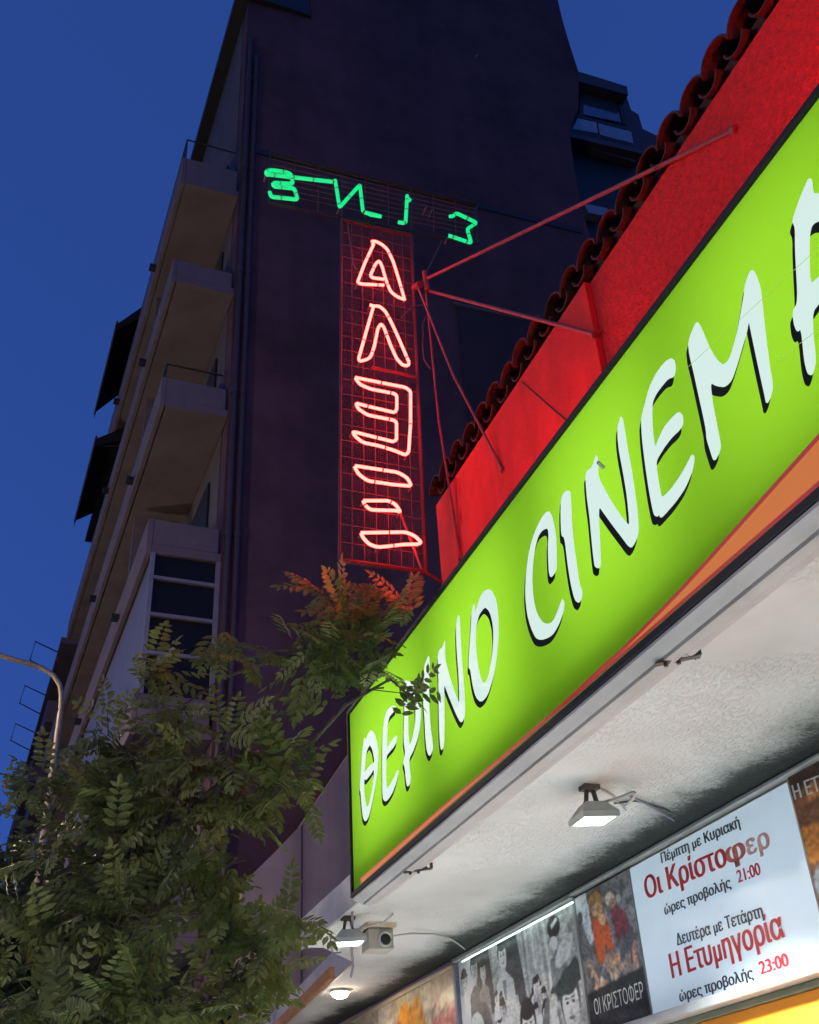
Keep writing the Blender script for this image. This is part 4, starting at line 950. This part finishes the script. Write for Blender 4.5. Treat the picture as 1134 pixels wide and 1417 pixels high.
# ------------------------------------------------------------------ street lamp
LY = 14.0
b0 = onY(44, 1300, LY); lx = b0[0]
sl = empty('street_lamp', (lx, LY, 0), 'tall pale lamp post with a curved arm reaching left over the street', 'street lamp')
tp = onY(84, 985, LY)
s = MB(); s.tube([(lx-.02, LY, 0), (lx, LY, b0[2]), tuple(onY(62, 1150, LY)), tuple(tp)], .07, 12, r1=.038); s.build('pole', M_lamppost, sl)
arm = [onY(84, 988, LY), onY(85, 962, LY), onY(83, 948, LY), onY(74, 934, LY), onY(55, 923, LY), onY(0, 907, LY), onY(-70, 893, LY)]
s = MB(); s.tube(smooth_path(arm), .033, 10); s.build('arm', M_lamppost, sl)
e = arm[-1]; s = MB(); s.prism([e+np.array([.05, -.12, .0]), e+np.array([.05, .12, 0]), e+np.array([-.6, .17, .02]), e+np.array([-.72, 0, .02]), e+np.array([-.6, -.17, .02])], (0, 0, .12)); bevel(s.build('lamp_head', M_flood, sl), .03)
s = MB(); s.box((e[0]-.58, LY-.12, e[2]-.035), (e[0]-.05, LY+.12, e[2]-.003)); s.build('lamp_lens', M_streetlamp, sl)

# unseen lamps added on the other pavement to light facades and tree
for (ly, nm) in ((7.0, 'abreast of the cinema'), (24.0, 'abreast of the apartment block'), (-15.0, 'behind the viewer')):
    sl = empty('street_lamp', (-9.6, ly, 0), 'added unseen globe street lamp on the far pavement '+nm, 'street lamp', 'added globe lamps on the far pavement')
    s = MB(); s.tube([(-9.6, ly, -.14), (-9.6, ly, 6.3)], .08, 10, r1=.05); s.build('pole', M_lamppost, sl)
    vs = []; n1, n2 = 16, 10
    for j in range(n2+1):
        a = math.pi*j/n2
        for i in range(n1): vs.append((-9.6+.19*math.sin(a)*math.cos(2*math.pi*i/n1), ly+.19*math.sin(a)*math.sin(2*math.pi*i/n1), 6.48-.19*math.cos(a)))
    s = MB(); s.add(vs, [(j*n1+i, j*n1+(i+1) % n1, (j+1)*n1+(i+1) % n1, (j+1)*n1+i) for j in range(n2) for i in range(n1)], True); s.build('globe', M_globe, sl)
# ------------------------------------------------------------------ trees
class Leaves:
    def __init__(s): s.v = []; s.f = []; s.t = []
    def leaflet(s, o, d, nrm, L, wd, tint):
        sd = np.cross(d, nrm); sd /= max(np.linalg.norm(sd), 1e-9)
        n = len(s.v); dn = nrm*L*.10
        s.v += [o, o+d*L*.30+sd*wd*.48-dn*.1, o+d*L*.68+sd*wd*.42-dn*.5, o+d*L-dn*1.4, o+d*L*.68-sd*wd*.42-dn*.5, o+d*L*.30-sd*wd*.48-dn*.1, o+d*L*.45-nrm*wd*.14-dn*.2]
        s.f += [(n, n+1, n+2, n+6), (n+6, n+2, n+3), (n+6, n+3, n+4), (n, n+6, n+4, n+5)]
        s.t += [tint]*7
    def pinnate(s, o, d, nrm, L, pairs, ll, r):
        d = d/np.linalg.norm(d); sd = np.cross(d, nrm); sd /= max(np.linalg.norm(sd), 1e-9); nrm = np.cross(sd, d)
        droop = r.uniform(.15, .5); tint = min(1, max(0, r.gauss(.5, .25)))
        P = o.copy(); dd = d.copy()
        for k in range(pairs):
            f = (k+.8)/pairs
            dd = d-np.array([0, 0, 1])*droop*f; dd /= np.linalg.norm(dd); P = P+dd*L/pairs
            for sg in (-1, 1):
                ld = sd*sg*.85+dd*.55-np.array([0, 0, .22]); ld = ld+np.array([r.gauss(0, .08) for _ in range(3)]); ld /= np.linalg.norm(ld)
                q = ll*(.72+.4*math.sin(math.pi*min(1, f*.9+.12)))*r.uniform(.85, 1.12)
                s.leaflet(P, ld, nrm, q, q*.43, min(1, max(0, tint+r.gauss(0, .1))))
        s.leaflet(P, dd, nrm, ll, ll*.43, tint)
    def build(s, name, m, parent):
        me = bpy.data.meshes.new(name); me.from_pydata([tuple(map(float, p)) for p in s.v], [], s.f)
        at = me.color_attributes.new('tint', 'FLOAT_COLOR', 'POINT'); c = np.ones((len(s.v), 4), np.float32); c[:, :3] = np.array(s.t)[:, None]; at.data.foreach_set('color', c.ravel())
        me.materials.append(m); me.update(); o = bpy.data.objects.new(name, me); C.objects.link(o); o.parent = parent
        l = Vector((0, 0, 0)); p = parent
        while p: l += p.location; p = p.parent
        me.transform(Matrix.Translation(-l)); return o
TY = 5.7
root = onY(85, 1417, TY)
tree = empty('street_tree', (root[0]-.25, TY, 0), 'leafy street tree with feathery compound leaves in front of the dark block', 'tree')
lv = Leaves(); tk = MB(); r = random.Random(11)
fork = onY(125, 1345, TY)
tk.tube([(root[0]-.25, TY, -.02), (root[0]-.2, TY+.02, .9), (root[0]-.1, TY, 1.7), tuple(root), tuple(fork)], .10, 10, r1=.028)
# limb end points in the crown: (pixel, depth, leaves, spread)
limbs = [((150, 1010), 5.8, 22, 0.15), ((215, 930), 5.5, 14, 0.1), ((240, 985), 5.5, 22, 0.14), ((190, 1040), 5.6, 30, 0.17), ((120, 1060), 5.9, 24, 0.17), ((60, 1090), 6, 10, 0.12), ((10, 1095), 6.1, 5, 0.07), ((260, 1050), 5.4, 30, 0.16), ((320, 1035), 5.2, 28, 0.14), ((385, 1050), 5.1, 34, 0.12), ((410, 1080), 5, 16, 0.08), ((350, 1100), 5.2, 20, 0.12), ((280, 1110), 5.4, 26, 0.15), ((210, 1110), 5.6, 30, 0.18), ((140, 1130), 5.8, 30, 0.19), ((90, 1180), 5.9, 28, 0.19), ((180, 1190), 5.6, 34, 0.2), ((255, 1175), 5.4, 28, 0.16), ((310, 1150), 5.3, 8, 0.08), ((300, 1200), 5.3, 10, 0.08), ((120, 1250), 5.7, 40, 0.22), ((200, 1265), 5.5, 34, 0.2), ((275, 1260), 5.3, 18, 0.13), ((40, 1260), 5.9, 36, 0.22), ((320, 1265), 5.3, 10, 0.09), ((60, 1330), 5.8, 44, 0.25), ((140, 1330), 5.6, 36, 0.2), ((20, 1400), 5.8, 46, 0.28), ((110, 1410), 5.5, 40, 0.22), ((200, 1400), 5.4, 24, 0.16), ((340, 1310), 5.2, 16, 0.11), ((390, 1290), 5.1, 12, 0.09), ((370, 1345), 5.2, 18, 0.12), ((310, 1380), 5.3, 20, 0.14), ((420, 1260), 5, 5, 0.05), ((265, 1400), 5.3, 16, 0.12), ((305, 885), 5.1, 3, 0.04), ((335, 905), 5.1, 5, 0.06), ((380, 905), 5.05, 7, 0.07), ((405, 880), 5, 5, 0.05), ((430, 915), 4.95, 12, 0.08), ((435, 815), 5.1, 6, 0.06), ((445, 850), 5, 8, 0.08), ((480, 860), 5, 16, 0.1), ((475, 900), 4.95, 14, 0.09), ((515, 835), 5, 9, 0.08), ((540, 830), 4.95, 6, 0.06), ((565, 840), 4.9, 5, 0.05), ((520, 880), 4.9, 9, 0.08), ((480, 935), 4.9, 10, 0.08), ((520, 930), 4.85, 9, 0.07), ((548, 950), 4.75, 8, 0.06), ((565, 975), 4.7, 4, 0.04), ((445, 960), 5, 5, 0.05), ((440, 1085), 4.98, 4, 0.04), ((455, 1120), 4.95, 3, 0.03)]
hubA = onY(225, 1150, 5.6); hubB = onY(420, 1040, 5.1); hubC = onY(340, 1010, 5.2)
tk.tube([fork, onY(180, 1250, 5.6), hubA, onY(260, 1060, 5.5), onY(245, 990, 5.5)], .026, 8, r1=.008)
tk.tube([root, onY(190, 1290, 5.5), onY(250, 1230, 5.4)], .024, 8, r1=.012)
tk.tube([hubA, onY(300, 1090, 5.3), onY(370, 1050, 5.1), onY(430, 1030, 5.0), onY(480, 975, 4.85), onY(540, 940, 4.8), onY(570, 965, 4.7)], .018, 7, r1=.005)
tk.tube([onY(300, 1090, 5.3), onY(365, 995, 5.15), onY(400, 935, 5.05), onY(430, 880, 5.0), onY(445, 830, 5.1)], .012, 7, r1=.004)
tk.tube([onY(420, 900, 5.0), onY(480, 870, 5.0), onY(540, 845, 4.9)], .008, 6, r1=.003)
tk.tube([onY(420, 900, 5.0), onY(370, 900, 5.05), onY(330, 890, 5.1)], .007, 6, r1=.003)
for (px, py), Y, n, R in limbs:
    c = onY(px, py, Y)
    st = hubA if py > 1000 and px < 300 else (onY(300, 1090, 5.3) if py > 1000 else onY(420, 900, 5.0))
    if R > .12 and px < 420:
        tk.tube([st, st*.4+c*.6+np.array([0, 0, .06]), c], .011, 6, r1=.004)
    for k in range(max(1, round(n/5.5))):
        while True:
            q = np.array([r.uniform(-1, 1), r.uniform(-1, 1), r.uniform(-1, 1)])
            if np.linalg.norm(q) < 1: break
        tip = c+q*np.array([R*1.1, R*1.15, R])
        td = q*.9+np.array([r.uniform(-.5, .5), r.uniform(-.6, .4), r.uniform(-.15, .45)]); td /= max(np.linalg.norm(td), .05)
        tl = r.uniform(.14, .24); base = tip-td*tl
        if R > .05: tk.tube([c*.55+base*.45, base, tip], .005, 4, r1=.002)
        lean = np.array([r.gauss(-.15, .35), r.gauss(0, .3)-.85, .75]); lean /= np.linalg.norm(lean)
        sd = np.cross(td, lean); sd /= max(np.linalg.norm(sd), 1e-6)
        for m_ in range(r.randint(4, 6)):
            f = 1-m_/5.5; o = base+td*tl*f
            ang = (0 if m_ == 0 else (1 if m_ % 2 else -1)*r.uniform(.6, 1.15))
            d = td*math.cos(ang)+sd*math.sin(ang)+np.array([0, 0, r.uniform(-.25, .1)])
            nrm = lean+np.array([r.gauss(0, .18) for _ in range(3)]); nrm /= np.linalg.norm(nrm)
            big = r.uniform(.78, 1.12)
            e_ = o+d/np.linalg.norm(d)*.24                       # pruned clear of the lettering's far end
            if e_[0] > 1.42 and e_[2] < 3.85: continue
            lv.pinnate(o, d, nrm, 0.215*big, r.randint(5, 7), .064*big, r)
tk.build('trunk', M_bark, tree); lv.build('crown', M_leaf, tree)
# darker tree farther along the kerb, at the left edge
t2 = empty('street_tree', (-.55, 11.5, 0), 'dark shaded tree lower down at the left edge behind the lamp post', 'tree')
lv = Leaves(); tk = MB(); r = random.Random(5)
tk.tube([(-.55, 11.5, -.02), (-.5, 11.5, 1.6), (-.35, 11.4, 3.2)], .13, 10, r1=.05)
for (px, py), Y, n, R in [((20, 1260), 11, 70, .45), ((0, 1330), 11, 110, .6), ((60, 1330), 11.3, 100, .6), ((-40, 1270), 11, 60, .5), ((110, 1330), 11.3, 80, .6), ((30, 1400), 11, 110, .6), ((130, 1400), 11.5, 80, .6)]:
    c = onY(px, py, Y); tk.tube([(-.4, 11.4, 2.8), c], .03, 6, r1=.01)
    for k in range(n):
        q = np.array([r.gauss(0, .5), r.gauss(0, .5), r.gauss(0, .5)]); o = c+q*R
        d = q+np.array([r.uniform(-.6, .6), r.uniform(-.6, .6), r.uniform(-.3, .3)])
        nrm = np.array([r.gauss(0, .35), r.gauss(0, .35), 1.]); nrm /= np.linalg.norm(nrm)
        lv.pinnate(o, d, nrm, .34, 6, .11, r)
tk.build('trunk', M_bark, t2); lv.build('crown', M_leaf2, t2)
